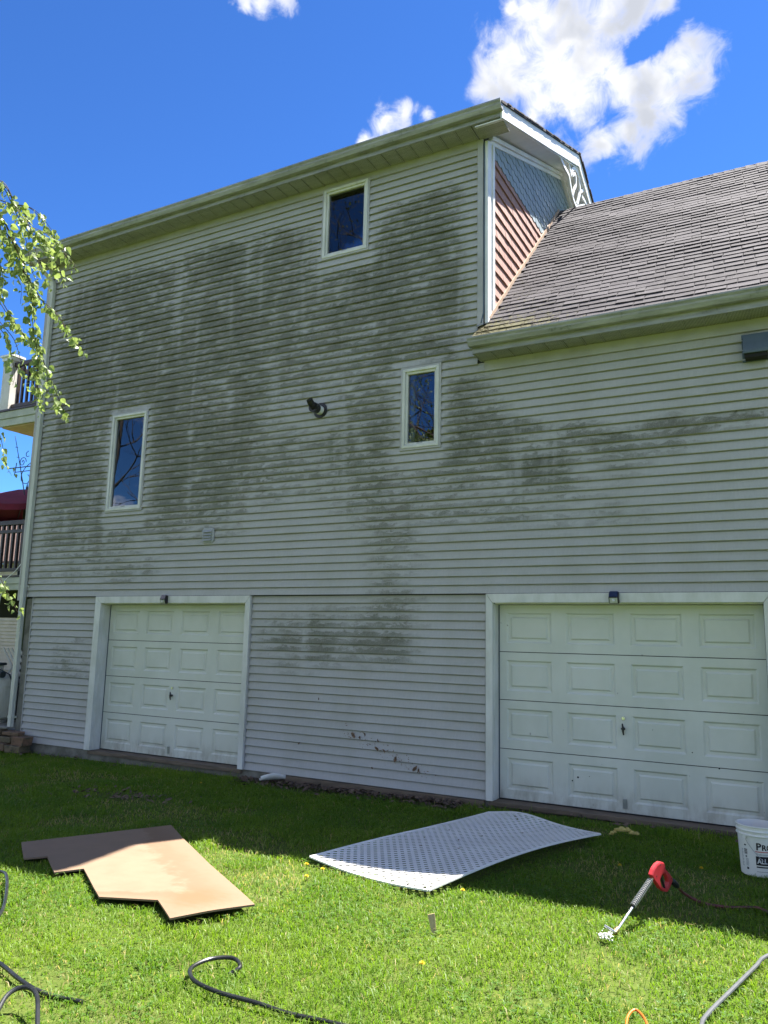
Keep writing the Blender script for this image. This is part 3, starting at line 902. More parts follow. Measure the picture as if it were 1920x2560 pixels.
while z < 9.35:
    ya = max(0.30, top_y(z)+0.02)
    yb = min(5.2, 2*YR-top_y(z))
    y = 0.30 + (SW/2 if row % 2 else 0)
    while y < yb:
        if y > ya-0.10 and z+0.12 > roof_z(min(y, YRW)) - (0.0 if y < YRW else 0.4):
            o = link('scallop_shingle', sc_me, None, gable, loc=(XG+0.001+rnd.uniform(0, 0.003), y, z+rnd.uniform(-0.003, 0.003)))
        y += SW
    row += 1; z += SH
mb = MB(); mb.band([(XG+0.034, 0.05, roof_z(0.05)+0.035), (XG+0.034, 3.30, roof_z(3.30)+0.035)], 0.055, (1, 0, 0), 0.02)
mb.build('valley_flashing', M['tan'], gable)
# bent flashing kicked out at the corner
mb = MB(); mb.add([(7.70, -0.05, 5.435), (7.80, -0.06, 5.44), (7.815, 0.03, 5.50), (7.72, -0.02, 5.475), (7.74, -0.10, 5.40)], [(0, 1, 2, 3), (0, 4, 1)])
o = mb.build('kickout_flashing', M['steel'], gable); sm_ = o.modifiers.new('solid', 'SOLIDIFY'); sm_.thickness = 0.004

# --- wing roof: deck, then every tab
mb = MB()
mb.prism([(-0.36, roof_z(-0.36)-0.006), (YRW, roof_z(YRW)-0.006), (YRW, roof_z(YRW)-0.07), (-0.30, roof_z(-0.30)-0.07)], 'x', XG+0.004, XW+0.32)
mb.prism([(-0.36, roof_z(-0.36)-0.006), (0.0, roof_z(0.0)-0.006), (0.0, roof_z(0.0)-0.05), (-0.30, roof_z(-0.30)-0.05)], 'x', 7.735, XG+0.003)
mb.prism([(YRW+0.001, roof_z(YRW)-0.006), (2*YRW+0.36, roof_z(-0.36)-0.006), (2*YRW+0.3, roof_z(-0.30)-0.07), (YRW+0.001, roof_z(YRW)-0.07)], 'x', XG+0.004, XW+0.32)
mb.a = {'tint': [0.3]*len(mb.v), 'moss': [0.0]*len(mb.v)}
wroof = hb(mb, 'wing_roof', M['shingle'])
sn = math.hypot(1, 0.965); SD = Vector((0, 1/sn, 0.965/sn)); SNN = Vector((0, -0.965/sn, 1/sn))
EXP = 0.1275
tabs = []
L = (YRW+0.375)*sn
r = 0
while r*EXP < L-0.01:
    off = ((r % 2)*0.1525 + (r*0.037) % 0.09)
    x = 7.35+off
    while x < XW+0.32:
        w = 0.305; x0, x1 = x, x+w-0.007
        s0 = r*EXP
        y0 = -0.375+s0/sn
        xl = 7.722+max(0, y0+0.36)*0.22 if y0 < 0.0 else XG+0.045
        x0 = max(x0, xl)
        x1 = min(x1, XW+0.33)
        if x1-x0 > 0.05: tabs.append((r, x0, x1, s0))
        x += w
    r += 1
def tab_mesh(mb, r, x0, x1, s0):
    ln = min(EXP+0.075, L-s0)
    lift = 0.013+rnd.uniform(0, 0.006); th = 0.0085
    base = Vector((0, -0.375, roof_z(-0.375)))
    tw = rnd.uniform(-0.003, 0.003); cur = rnd.uniform(0.0, 0.003)
    sag = 0.003*math.sin(r*0.55+x0*1.3)+0.002*math.sin(x0*3.1+r)
    ds_ = rnd.uniform(-0.008, 0.008)+0.014*math.sin(x0*1.1+r*0.21)+0.006*math.sin(x0*2.7+r*0.6)
    vs = []
    for (s_, lf) in ((s0+ds_, lift), (s0+EXP*0.5, lift*0.62), (s0+ln, 0.0025)):
        for q, x in ((0, x0), (0.5, (x0+x1)/2), (1, x1)):
            h = lf+tw*(q-0.5)*(lf/lift)+(cur*(lf/lift)*abs(q-0.5)*2 if lf > 0.003 else 0)+sag*(lf/lift)+0.002
            s2 = s_+(rnd.uniform(-0.006, 0.006) if lf == lift else 0)
            pnt = base+SD*s2+SNN*max(h, 0.003)
            vs.append((x, pnt.y, pnt.z))
    lo = [(v[0], v[1]-SNN.y*th, v[2]-SNN.z*th) for v in vs[:3]]
    o = mb.add(vs+lo, [(0, 1, 4, 3), (1, 2, 5, 4), (3, 4, 7, 6), (4, 5, 8, 7), (9, 10, 1, 0), (10, 11, 2, 1), (9, 0, 3), (2, 11, 5)])
    n_ = 12
    tv = rnd.random()**1.2
    d = math.hypot((x0-7.8)/0.75, (s0-0.1)/0.40)
    ms_ = max(0.0, 0.95-0.6*d)
    ms_ = max(ms_, 0.30*max(0, 1-(x0-7.8)/1.2)*max(0, 1-s0/2.8))
    for kk, val in (('tint', tv), ('moss', ms_)):
        mb.a.setdefault(kk, []).extend([val]*n_)
def cdist(tb):
    s0 = tb[3]; pnt = Vector(((tb[1]+tb[2])/2, -0.375+s0/sn, roof_z(-0.375+s0/sn)))
    return (pnt-CAM).length
vis = sorted([tb for tb in tabs if tb[1] < 11.35], key=cdist)
first = set(id(tb) for tb in vis[:298])
stuff = MB()
for tb in tabs:
    if id(tb) in first:
        mb = MB(); tab_mesh(mb, *tb); mb.build('shingle_tab', M['shingle'], wroof)
    else:
        tab_mesh(stuff, *tb)
tag(stuff.build('upper_shingle_tabs', M['shingle'], wroof), kind='stuff')
# ridge caps
mb = MB(); x = XG+0.05
while x < XW+0.3:
    a = 0.012+rnd.uniform(0, 0.004)
    for s_ in (1, -1):
        mb.add([(x, YRW, roof_z(YRW)+0.016+a), (x+0.2, YRW, roof_z(YRW)+0.012), (x+0.2, YRW-s_*0.13, roof_z(YRW-0.13)+0.010), (x, YRW-s_*0.13, roof_z(YRW-0.13)+0.010+a)], [(0, 1, 2, 3)])
    x += 0.145
mb.a = {'tint': [rnd.random() for _ in mb.v], 'moss': [0.0]*len(mb.v)}
mb.build('ridge_caps', M['shingle'], wroof)
# --- garage doors
def garage_door(x0, x1, scuffs):
    y = 0.160
    root = hb(MB().box(x0-0.01, x1+0.01, y+0.022, y+0.04, 0.0, 2.13), 'garage_door', M['dark_gap'])
    W = x1-x0-0.03; xa = x0+0.018; H = 2.108; sh = H/4
    pw, ph = 0.515, 0.335
    gap = (W-4*pw)/4
    for r in range(4):
        z0 = 0.012+r*sh; z1 = z0+sh-0.008
        hl = []
        for c in range(4):
            cx = xa+gap/2+c*(pw+gap)
            hl.append((cx, cx+pw, z0+(sh-ph)/2, z0+(sh+ph)/2))
        mb = MB()
        for q in split((xa, xa+W, z0, z1), hl):
            mb.box(q[0], q[1], y, y+0.010, q[2], q[3])
        mb.build('door_section', M['door'], root)
        for (a, b, c, d) in hl:
            mb = MB(); vs = []; fs = []
            for ins, dep in ((0, 0.0), (0.018, 0.017), (0.046, 0.017), (0.062, 0.003)):
                vs += [(a+ins, y+dep, c+ins), (b-ins, y+dep, c+ins), (b-ins, y+dep, d-ins), (a+ins, y+dep, d-ins)]
            for i in range(3):
                for k in range(4):
                    fs.append((i*4+k, i*4+(k+1) % 4, (i+1)*4+(k+1) % 4, (i+1)*4+k))
            fs.append((12, 13, 14, 15))
            mb.add(vs, fs)
            mb.build('raised_panel', M['door'], root)
    MB().box(xa, xa+W, y-0.004, y+0.016, 0.0005, 0.0105).build('bottom_seal', M['black'], root)
    cx = (x0+x1)/2-0.006
    mb = MB(); mb.tube([(cx, y, 0.945), (cx, y-0.012, 0.945)], 0.017, 14); mb.tube([(cx, y-0.012, 0.945), (cx, y-0.018, 0.945)], 0.011, 12)
    mb.build('lock', M['chrome'], root)
    mb = MB(); mb.tube([(cx, y, 0.842), (cx, y-0.03, 0.842)], 0.016, 12)
    mb.tube([(cx-0.006, y-0.036, 0.895), (cx, y-0.040, 0.86), (cx, y-0.040, 0.822), (cx+0.004, y-0.034, 0.782)], [0.007, 0.011, 0.011, 0.007], 10)
    mb.tube([(cx-0.020, y-0.032, 0.842), (cx+0.020, y-0.032, 0.842)], 0.009, 8)
    mb.build('handle', M['black'], root)
    mb = MB(); mb.box(cx-0.024, cx+0.016, y-0.010, y-0.001, 0.052, 0.148); mb.build('lift_plate', M['steel'], root, bevel=0.003)
    for (sx, sz, r) in scuffs:
        mb = MB(); mb.tube([(sx, y+0.001, sz), (sx, y-0.0015, sz)], r, 7); mb.build('dent_mark', M['dark_gap'], root)
    # wrapped trim, jambs and head
    for s_, a, b in ((0, x0-0.117 if x0 < 5 else x0-0.078, x0), (1, x1, x1+0.080)):
        mb = MB()
        zt = 2.127
        outer = a if s_ == 0 else b
        inner = b if s_ == 0 else a
        mb.prism([(outer, 0.0), (inner, 0.0), (inner, zt), (outer, 2.229)] if s_ == 0 else [(inner, 0.0), (outer, 0.0), (outer, 2.229), (inner, zt)], 'y', -0.034, 0.03)
        if s_ == 0: mb.box(inner-0.02, inner+0.004, 0.031, y-0.002, 0.0, zt-0.004)
        else: mb.box(inner-0.004, inner+0.02, 0.031, y-0.002, 0.0, zt-0.004)
        hb(mb, 'door_trim', M['trim'], bevel=0.003)
    xo0 = x0-0.117 if x0 < 5 else x0-0.078
    mb = MB(); mb.prism([(xo0+0.003, 2.2305), (x0+0.002, 2.1295), (x1-0.002, 2.1295), (x1+0.078, 2.2305)], 'y', -0.036, 0.03)
    mb.box(x0+0.006, x1-0.006, 0.031, y-0.002, 2.117, 2.140)
    hb(mb, 'door_trim', M['trim'], bevel=0.003)
    mb = MB(); mb.box(x0-0.05, x1+0.05, -0.020, y+0.2, -0.052, -0.003); hb(mb, 'door_sill', M['sill'], bevel=0.006)
    mb = MB(); mb.box(x0+0.005, x0+0.016, y-0.0015, y+0.015, 0.0, 2.12); hb(mb, 'weather_strip', M['bluegrey'])
    mb = MB(); mb.box(x1-0.012, x1-0.005, y-0.0015, y+0.015, 0.0, 2.12); hb(mb, 'weather_strip', M['bluegrey'])
garage_door(1.702, 4.420, [])
garage_door(7.901, 10.636, [(8.78, 0.31, 0.010), (8.72, 0.27, 0.008), (9.92, 0.66, 0.006), (10.16, 0.53, 0.008), (8.90, 0.33, 0.004), (9.55, 0.85, 0.004)])
mb = MB(); mb.box(4.86, 7.80, -0.012, 0.026, -0.13, -0.012); hb(mb, 'skirt_board', M['sill'], bevel=0.004)

# --- windows
def window(key, curtain):
    x0, x1, z0, z1 = WIN[key]
    mb = MB()
    def ring(mb, a, b, c, d, w, y0, y1):
        mb.prism([(a, c), (b, c), (b-w, c+w), (a+w, c+w)], 'y', y0, y1)
        mb.prism([(a, d), (a+w, d-w), (b-w, d-w), (b, d)], 'y', y0, y1)
        mb.prism([(a, c), (a+w, c+w), (a+w, d-w), (a, d)], 'y', y0, y1)
        mb.prism([(b, c), (b, d), (b-w, d-w), (b-w, c+w)], 'y', y0, y1)
    ring(mb, x0, x1, z0, z1, 0.028, -0.036, 0.02)
    root = hb(mb, 'window', M['post_grey'], bevel=0.002)
    mb = MB(); ring(mb, x0+0.027, x1-0.027, z0+0.027, z1-0.027, 0.036, -0.044, 0.05); mb.build('frame', M['trim'], root, bevel=0.004)
    mb = MB(); ring(mb, x0+0.060, x1-0.060, z0+0.060, z1-0.060, 0.034, -0.022, 0.045); mb.build('sash', M['trim'], root, bevel=0.005)
    mb = MB(); mb.box(x0+0.085, x1-0.085, 0.008, 0.014, z0+0.085, z1-0.085); mb.build('pane', M['glass'], root)
    mb = MB()   # interior: a dim room behind the glass
    a, b, c, d = x0+0.02, x1-0.02, z0+0.02, z1-0.02
    mb.add([(a, 0.06, c), (b, 0.06, c), (b, 0.06, d), (a, 0.06, d), (a-0.5, 1.6, c-0.6), (b+0.5, 1.6, c-0.6), (b+0.5, 1.6, d+0.2), (a-0.5, 1.6, d+0.2)],
           [(4, 5, 6, 7), (0, 1, 5, 4), (1, 2, 6, 5), (2, 3, 7, 6), (3, 0, 4, 7)])
    mb.build('room', M['room'], root)
    # window crank flecks of bare metal on the lower sash
    mb = MB(); mb.box((x0+x1)/2-0.05, (x0+x1)/2+0.03, -0.026, -0.0225, z0+0.078, z0+0.090); mb.build('latch_cover', M['ventgrey'], root)
    if curtain:
        mb = MB(); vs = []; n = 26
        for i in range(n):
            xx = x0+0.30+(x1-x0-0.40)*i/(n-1)
            for zz in (z0+0.05, z0+0.62):
                vs.append((xx, 0.16+0.018*math.sin(i*1.7), zz))
        mb.add(vs, [(2*i, 2*i+2, 2*i+3, 2*i+1) for i in range(n-1)])
        mb.build('curtain', M['curtain'], root)
    mb = MB(); mb.box(x0+0.10, x0+0.16, 0.05, 0.10, z0+0.06, z1-0.06); mb.build('inner_jamb', M['curtain'], root)
window('left', True); window('mid', False); window('top', False)

# --- vents on the wall
mb = MB(); mb.tube([(5.50, -0.017, 4.66), (5.50, -0.032, 4.66)], 0.105, 28)
fl = hb(mb, 'flue_vent', M['black'], bevel=0.004)
mb = MB(); mb.tube([(5.50, -0.032, 4.66), (5.50, -0.135, 4.66)], 0.060, 24); mb.build('collar', M['pvc'], fl, smooth=False)
mb = MB(); mb.tube([(5.50, -0.12, 4.66), (5.50, -0.205, 4.66)], 0.068, 24)
mb.tube(spline([(5.50, -0.19, 4.67), (5.50, -0.245, 4.69), (5.50, -0.29, 4.735)], 5), [0.050, 0.049, 0.048, 0.047, 0.046, 0.045, 0.044, 0.044, 0.043, 0.043, 0.043], 20)
mb.build('nozzle', M['black'], fl)
mb = MB()
x0, x1, z0, z1 = 3.606, 3.815, 2.965, 3.175
ch = 0.03
mb.prism([(x0+ch, z0), (x1-ch, z0), (x1, z0+ch), (x1, z1-ch), (x1-ch, z1), (x0+ch, z1), (x0, z1-ch), (x0, z0+ch)], 'y', -0.040, -0.012)
lv = hb(mb, 'louver_vent', M['ventgrey'], bevel=0.004)
for i in range(4):
    zz = z0+0.028+i*0.040
    mb = MB(); mb.prism([(-0.070, zz), (-0.066, zz+0.006), (-0.042, zz+0.034), (-0.041, zz+0.004)], 'x', x0+0.028, x1-0.034); mb.build('slat', M['ventgrey'], lv)
mb = MB()
mb.prism([(-0.018, 4.80), (-0.10, 4.80), (-0.17, 4.62), (-0.17, 4.585), (-0.018, 4.585)], 'x', 10.585, 10.815)
vh = hb(mb, 'vent_hood', M['bluegrey'], bevel=0.004)
mb = MB(); mb.box(10.570, 10.830, -0.028, -0.016, 4.54, 4.83); mb.build('mounting_flange', M['bluegrey'], vh)
mb = MB(); mb.box(10.60, 10.80, -0.15, -0.03, 4.545, 4.584); mb.build('damper', M['dark_gap'], vh)

# --- solar lamps over the garage doors
def solar_lamp(x, label):
    L0 = thing('solar_lamp', (x, -0.036, 2.118), label, 'lamp', 'solar lamps over the garage doors')
    mb = MB(); mb.prism([(0, 0), (0, 0.118), (-0.030, 0.122), (-0.062, 0.062), (-0.040, 0.0)], 'x', -0.050, 0.050); mb.build('housing', M['black'], L0, bevel=0.005)
    mb = MB(); mb.prism([(-0.034, 0.1255), (-0.065, 0.0680), (-0.067, 0.0692), (-0.036, 0.1268)], 'x', -0.042, 0.042); mb.build('solar_panel', pm('solar_cell', (0.02, 0.03, 0.07), 0.15, (0.015, 0.02, 0.05), 20), L0)
    mb = MB(); mb.prism([(-0.046, 0.004), (-0.0645, 0.056), (-0.067, 0.055), (-0.049, 0.004)], 'x', -0.040, 0.040); mb.build('diffuser', pm('lamp_diffuser', (0.50, 0.52, 0.46), 0.3, (0.4, 0.42, 0.36), 20), L0)
    mb = MB()
    for i in range(5):
        pass
    mb.lathe([(0.0, -0.014), (0.008, -0.012), (0.013, -0.006), (0.0145, 0.0)], 14, (0, 0, 0))
    o = mb.build('sensor', M['pvc'], L0, smooth=True, loc=(0, -0.062, 0.030)); o.rotation_euler = (math.radians(-70), 0, 0)
solar_lamp(2.997, 'small black solar lamp over the garage door nearer the downspout')
solar_lamp(9.244, 'small black solar lamp over the garage door behind the bucket')

# --- dead leaves and splashes stuck to the siding
leafm = pm('dead_leaf', (0.20, 0.125, 0.075), 0.9, (0.08, 0.05, 0.033), 40)
LV = [(6.13, 0.553, 0.085), (6.22, 0.535, 0.05), (6.29, 0.575, 0.05), (6.47, 0.52, 0.045), (6.45, 0.425, 0.085), (6.55, 0.41, 0.045), (6.70, 0.33, 0.08), (6.95, 0.245, 0.095), (7.0, 0.235, 0.05), (5.35, 0.395, 0.04), (5.62, 0.95, 0.035), (6.40, 0.20, 0.04)]
WH = ['largest dead leaf of the cluster on the low siding', 'curled dead leaf right of the largest one on the siding', 'pale dead leaf topmost in the cluster on the siding', 'dark leaf scrap high on the siding right of the cluster', 'broad pale leaf stuck mid way down the leaf trail', 'small dark leaf right of the broad pale leaf', 'twig like leaf scrap on the leaf trail on the siding', 'curled leaf lowest right on the siding near the big garage door', 'dark leaf touching the curled leaf lowest right on the siding', 'lone small leaf low on the siding near the small garage door', 'dark leaf speck highest on the lower siding', 'small leaf scrap lowest on the siding trail']
for (x, z, s_), w in zip(LV, WH):
    mb = MB(); n = 8; vs = [(0, -0.010, 0)]; ro_ = rnd.uniform(0.6, 2.6); cr_, sr_ = math.cos(ro_), math.sin(ro_)
    for i in range(n):
        a = 2*math.pi*i/n+rnd.uniform(-0.3, 0.3); rr = s_*0.62*rnd.uniform(0.5, 1.15)
        vs.append((rr*(0.9*math.cos(a)*cr_-0.45*math.sin(a)*sr_), -rnd.uniform(0.004, 0.020), rr*(0.9*math.cos(a)*sr_+0.45*math.sin(a)*cr_)))
    mb.add(vs, [(0, i+1, (i+1) % n+1) for i in range(n)])
    k = int(z/CL); zf = (z-k*CL)/CL
    o = mb.build('dead_leaf', leafm, loc=(x, 0.028-0.0290, z))
    tag(o, w, 'leaf', 'dead leaves stuck to the siding')

mb = MB()   # crumbs of the same leaves along the trail
for i in range(110):
    t_ = rnd.random(); x = 5.95+1.15*t_+rnd.gauss(0, 0.05); z = 0.60-0.40*t_+rnd.gauss(0, 0.045); s_ = rnd.uniform(0.003, 0.011)
    a = rnd.uniform(0, 3.14); kf = (z/CL) % 1
    y = 0.028-0.0295+0.0225*min(kf, 0.86)/0.86
    mb.add([(x+s_*1.6*math.cos(a), y-0.001, z+s_*1.6*math.sin(a)), (x-s_*0.5*math.sin(a), y-0.004, z+s_*0.5*math.cos(a)), (x-s_*1.6*math.cos(a), y-0.001, z-s_*1.6*math.sin(a)), (x+s_*0.5*math.sin(a), y-0.003, z-s_*0.5*math.cos(a))], [(0, 1, 2, 3)])
tag(mb.build('leaf_crumbs', leafm), 'brown leaf crumbs splashed along the low siding', 'leaf litter', None, 'stuff')
# ------------------------------------------------------------------ left of the house
YB = 0.30
# upper balcony
bal = thing('balcony', (-1.0, YB, 5.3), 'upper balcony with dark rail and white post at the left corner', 'balcony')
BL = bal.location.copy()
def part(mb, root, name, mat, **k):
    o = mb.build(name, mat, root, **k); o.location = -root.location; return o
part(MB().box(-1.75, -0.217, YB-0.02, 2.2, 5.585, 5.62), bal, 'deck_board_edge', M['rail'])
part(MB().box(-1.68, -0.217, YB, YB+0.04, 5.452, 5.584), bal, 'fascia', M['deckcream'], bevel=0.004)
part(MB().box(-1.66, -0.217, YB+0.02, YB+0.06, 5.318, 5.450), bal, 'lower_fascia', M['deckcream'], bevel=0.004)
part(MB().box(-1.68, -1.64, YB+0.041, 2.2, 5.33, 5.58), bal, 'side_fascia', M['bead'], bevel=0.004)
for i in range(12):
    a = YB+0.07+i*0.165
    part(MB().box(-1.63, -0.22, a, a+0.160, 5.300+0.002*(i % 2), 5.325), bal, 'soffit_board', M['bead'], bevel=0.003)
mb = MB(); mb.box(-1.68, -1.44, YB+0.0, YB+0.18, 5.62, 6.60)
pst = part(mb, bal, 'post', pm('post_sleeve', (0.60, 0.58, 0.55), 0.5, (0.50, 0.47, 0.44), 3, obj=False), bevel=0.005)
mb = MB(); mb.box(-1.70, -1.42, YB-0.02, YB+0.20, 6.56, 6.62); mb.box(-1.73, -1.39, YB-0.05, YB+0.23, 6.621, 6.66)
mb.add([(-1.73, YB-0.05, 6.661), (-1.39, YB-0.05, 6.661), (-1.39, YB+0.23, 6.661), (-1.73, YB+0.23, 6.661), (-1.56, YB+0.09, 6.73)], [(0, 1, 4), (1, 2, 4), (2, 3, 4), (3, 0, 4)])
mb.build('cap', M['trim_white'], pst)
part(MB().box(-1.44, -0.22, YB+0.05, YB+0.13, 6.44, 6.52), bal, 'top_rail', M['rail'], bevel=0.006)
part(MB().box(-1.44, -0.22, YB+0.06, YB+0.12, 5.66, 5.73), bal, 'bottom_rail', M['rail'], bevel=0.006)
for i in range(8):
    x = -1.36+i*0.135
    part(MB().box(x, x+0.042, YB+0.07, YB+0.11, 5.73, 6.44), bal, 'baluster', M['rail'], bevel=0.003)
# side rail running back
part(MB().box(-1.62, -1.54, YB+0.18, 2.2, 6.44, 6.52), bal, 'top_rail', M['rail'])
part(MB().box(-1.61, -1.55, YB+0.18, 2.2, 5.66, 5.72), bal, 'bottom_rail', M['rail'])
for i in range(10):
    y = YB+0.26+i*0.18
    part(MB().box(-1.60, -1.56, y, y+0.04, 5.72, 6.44), bal, 'baluster', M['rail'])
# lower deck
dk = thing('deck', (-2.5, 1.2, 2.4), 'lower wooden deck with dark railing behind the downspout', 'deck')
part(MB().box(-5.2, -0.217, YB, YB+0.04, 2.372, 2.475), dk, 'lower_fascia', M['deckcream'], bevel=0.004)
part(MB().box(-5.2, -0.217, YB-0.02, YB+0.04, 2.477, 2.585), dk, 'fascia', M['deckcream'], bevel=0.004)
for i in range(16):
    y = YB-0.03+i*0.145
    part(MB().box(-5.2, -0.217, y, y+0.138, 2.588, 2.620), dk, 'deck_board', M['rail'])
part(MB().box(-5.2, -0.22, YB+0.02, YB+0.11, 3.50, 3.58), dk, 'top_rail', M['rail'], bevel=0.005)
part(MB().box(-5.2, -0.22, YB+0.04, YB+0.09, 3.36, 3.42), dk, 'middle_rail', M['rail'], bevel=0.005)
part(MB().box(-5.2, -0.22, YB+0.04, YB+0.09, 2.695, 2.75), dk, 'bottom_rail', M['rail'], bevel=0.005)
for i in range(22):
    x = -3.2+i*0.135
    part(MB().box(x, x+0.048, YB+0.042, YB+0.088, 2.74, 3.50), dk, 'baluster', M['rail'], bevel=0.003)
for (x, y) in ((-1.36, 0.9), (-3.6, 0.9), (-1.36, 2.2)):
    part(MB().box(x, x+0.17, y, y+0.17, gz(x)-0.05, 2.37), dk, 'post', M['green_post'], bevel=0.006)
part(MB().box(-1.18, -0.80, 0.96, 1.0, gz(-1), 2.37), dk, 'deck_shade_sheet', M['dark_gap'])  # dark sheets standing in for the shade under the deck
part(MB().box(-5.2, -0.22, 2.42, 2.46, 1.95, 2.37), dk, 'deck_shade_sheet', M['dark_gap'])
part(MB().box(-5.2, -0.22, 2.5, 2.54, 2.0, 2.585), dk, 'rear_beam', M['green_post'])
# lattice skirt between the posts
ls = thing('lattice_skirt', (-1.4, 0.80, 1.0), 'weathered lattice panel under the deck behind the propane tank', 'lattice')
for i in range(9):
    for s_ in (1, -1):
        xc = -1.62+i*0.11
        mb = MB(); a, b = (xc, xc+0.55) if s_ > 0 else (xc+0.55, xc)
        pts = []
        for t_ in (0, 1):
            pts.append((a+(b-a)*t_, 0.84+0.012*s_, 0.78+0.60*t_))
        mb.band(pts, 0.034, (0, 1, 0), 0.008)
        part(mb, ls, 'slat', M['post_grey'])
# propane tank
tk = thing('propane_tank', (-1.33, 0.50, 0.16), 'tall white upright propane tank beside the downspout', 'tank')
mb = MB(); prof = [(0.30, 0.0), (0.30, 0.06), (0.375, 0.07), (0.385, 0.10), (0.385, 0.66)]
for i in range(1, 8):
    a = math.pi/2*i/7; prof.append((0.385*math.cos(a)+0.001, 0.66+0.17*math.sin(a)))
mb.lathe(prof, 40); mb.build('body', M['tank'], tk, smooth=True)
mb = MB(); mb.lathe([(0.3865, 0.575), (0.390, 0.585), (0.390, 0.60), (0.3865, 0.61)], 40); mb.build('weld_band', M['tank'], tk)
mb = MB(); mb.lathe([(0.13, 0.79), (0.135, 0.93), (0.128, 0.93), (0.124, 0.79)], 28); mb.build('valve_collar', M['tank'], tk)
mb = MB(); mb.lathe([(0.0, 0.985), (0.17, 0.98), (0.18, 0.955), (0.178, 0.94), (0.0, 0.95)], 28); mb.build('valve_lid', M['iron'], tk)
mb = MB(); mb.tube([(0.10, -0.05, 0.90), (0.30, -0.08, 0.86), (0.46, -0.05, 0.80), (0.52, 0, 0.6), (0.52, 0.05, 0.0)], 0.012, 8); mb.build('gas_line', M['iron'], tk)
mb = MB(); mb.tube([(0.36, -0.16, 0.80), (0.44, -0.16, 0.80)], 0.055, 14); mb.build('regulator', M['iron'], tk)
# stacked wall stones that hold the tank's bed
STN = [(-0.75, -0.14, -0.11, 0.34, 0.14, 0.11, 0), (-0.38, -0.16, -0.115, 0.34, 0.14, 0.11, 4), (-0.02, -0.20, -0.12, 0.32, 0.15, 0.11, -3), (0.33, -0.19, -0.13, 0.34, 0.20, 0.105, 3),
       (-0.62, -0.12, 0.0, 0.36, 0.14, 0.085, 2), (-0.24, -0.14, 0.0, 0.34, 0.14, 0.085, -2), (0.10, -0.17, 0.0, 0.24, 0.15, 0.085, 3), (0.40, -0.17, -0.02, 0.30, 0.18, 0.125, -4),
       (-0.70, -0.12, 0.088, 0.40, 0.16, 0.085, -2), (-0.28, -0.13, 0.088, 0.38, 0.16, 0.09, 2), (0.16, -0.15, 0.108, 0.34, 0.13, 0.055, 6), (-0.30, -0.10, 0.182, 0.60, 0.16, 0.032, 2)]
TXT = ['leftmost bottom stone of the low wall by the tank', 'second bottom stone from the left in the low wall', 'third bottom stone from the left in the low wall', 'bottom right stone of the low wall, half in the grass', 'leftmost stone in the middle row of the low wall', 'second stone in the middle row of the low wall', 'narrow stone left of the large brown wall stone', 'large reddish brown wall stone nearest the lower siding', 'leftmost stone in the upper row of the low wall', 'second stone in the upper row of the low wall', 'flat brown stone lying askew atop the low wall', 'long pale capstone under the foot of the downspout']
for (x, y, z, w, d, h, rz), lb in zip(STN, TXT):
    mb = MB(); vs = []
    for zz in (0, h):
        for (a, b) in ((-w/2, -d/2), (w/2, -d/2), (w/2, d/2), (-w/2, d/2)):
            vs.append((a+rnd.uniform(-0.012, 0.012), b+rnd.uniform(-0.012, 0.012), zz+rnd.uniform(-0.006, 0.004)))
    mb.add(vs, [(0, 3, 2, 1), (4, 5, 6, 7), (0, 1, 5, 4), (1, 2, 6, 5), (2, 3, 7, 6), (3, 0, 4, 7)])
    o = mb.build('wall_stone', M['block'] if 'capstone' not in lb else M['concrete'], bevel=0.009, loc=(x, y, z)); o.rotation_euler.z = math.radians(rz)
    tag(o, lb, 'stone', 'stones of the low wall by the tank')
bed = MB().box(-4.0, -0.05, 0.0, 1.6, -0.2, 0.155)
tag(bed.build('gravel_bed', M['concrete']), 'raised bed under the propane tank', None, None, 'structure')
# umbrella on the deck
um = thing('patio_umbrella', (-2.05, 1.3, 2.62), 'closed-in maroon patio umbrella on the lower deck', 'umbrella')
um['label'] = 'maroon patio umbrella standing on the lower deck'
part(MB().tube([(-2.05, 1.3, 2.62), (-2.05, 1.3, 4.42)], 0.022, 10), um, 'pole', M['iron'])
part(MB().lathe([(0.0, 0.07), (0.22, 0.06), (0.24, 0.0), (0.0, 0.0)], 20, (-2.05, 1.3, 2.62)), um, 'base', M['iron'])
part(MB().tube([(-2.05, 1.3, 4.40), (-2.05, 1.3, 4.50)], [0.02, 0.004], 8), um, 'finial', M['iron'])
n = 8
for i in range(n):
    a, b = 2*math.pi*i/n+0.25, 2*math.pi*(i+1)/n+0.25
    R = 1.12; ctr = Vector((-2.05, 1.3, 0)); vs = []
    for k in range(6):
        t_ = k/5; rr = R*t_; zz = 4.38-0.42*t_**1.35
        for q in range(5):
            aa = a+(b-a)*q/4; sg = 0.05*math.sin(math.pi*q/4)*t_
            vs.append((ctr.x+rr*math.cos(aa), ctr.y+rr*math.sin(aa), zz-sg))
    for q in range(5):
        aa = a+(b-a)*q/4
        vs.append((ctr.x+R*math.cos(aa), ctr.y+R*math.sin(aa), 3.96-0.11-0.05*math.sin(math.pi*q/4)))
    mb = MB(); mb.add(vs, [(k*5+q, k*5+q+1, (k+1)*5+q+1, (k+1)*5+q) for k in range(6) for q in range(4)])
    part(mb, um, 'canopy_panel', M['maroon'])
    part(MB().tube([(ctr.x, ctr.y, 4.36), (ctr.x+R*math.cos(a), ctr.y+R*math.sin(a), 3.95)], 0.008, 6), um, 'rib', M['iron'])
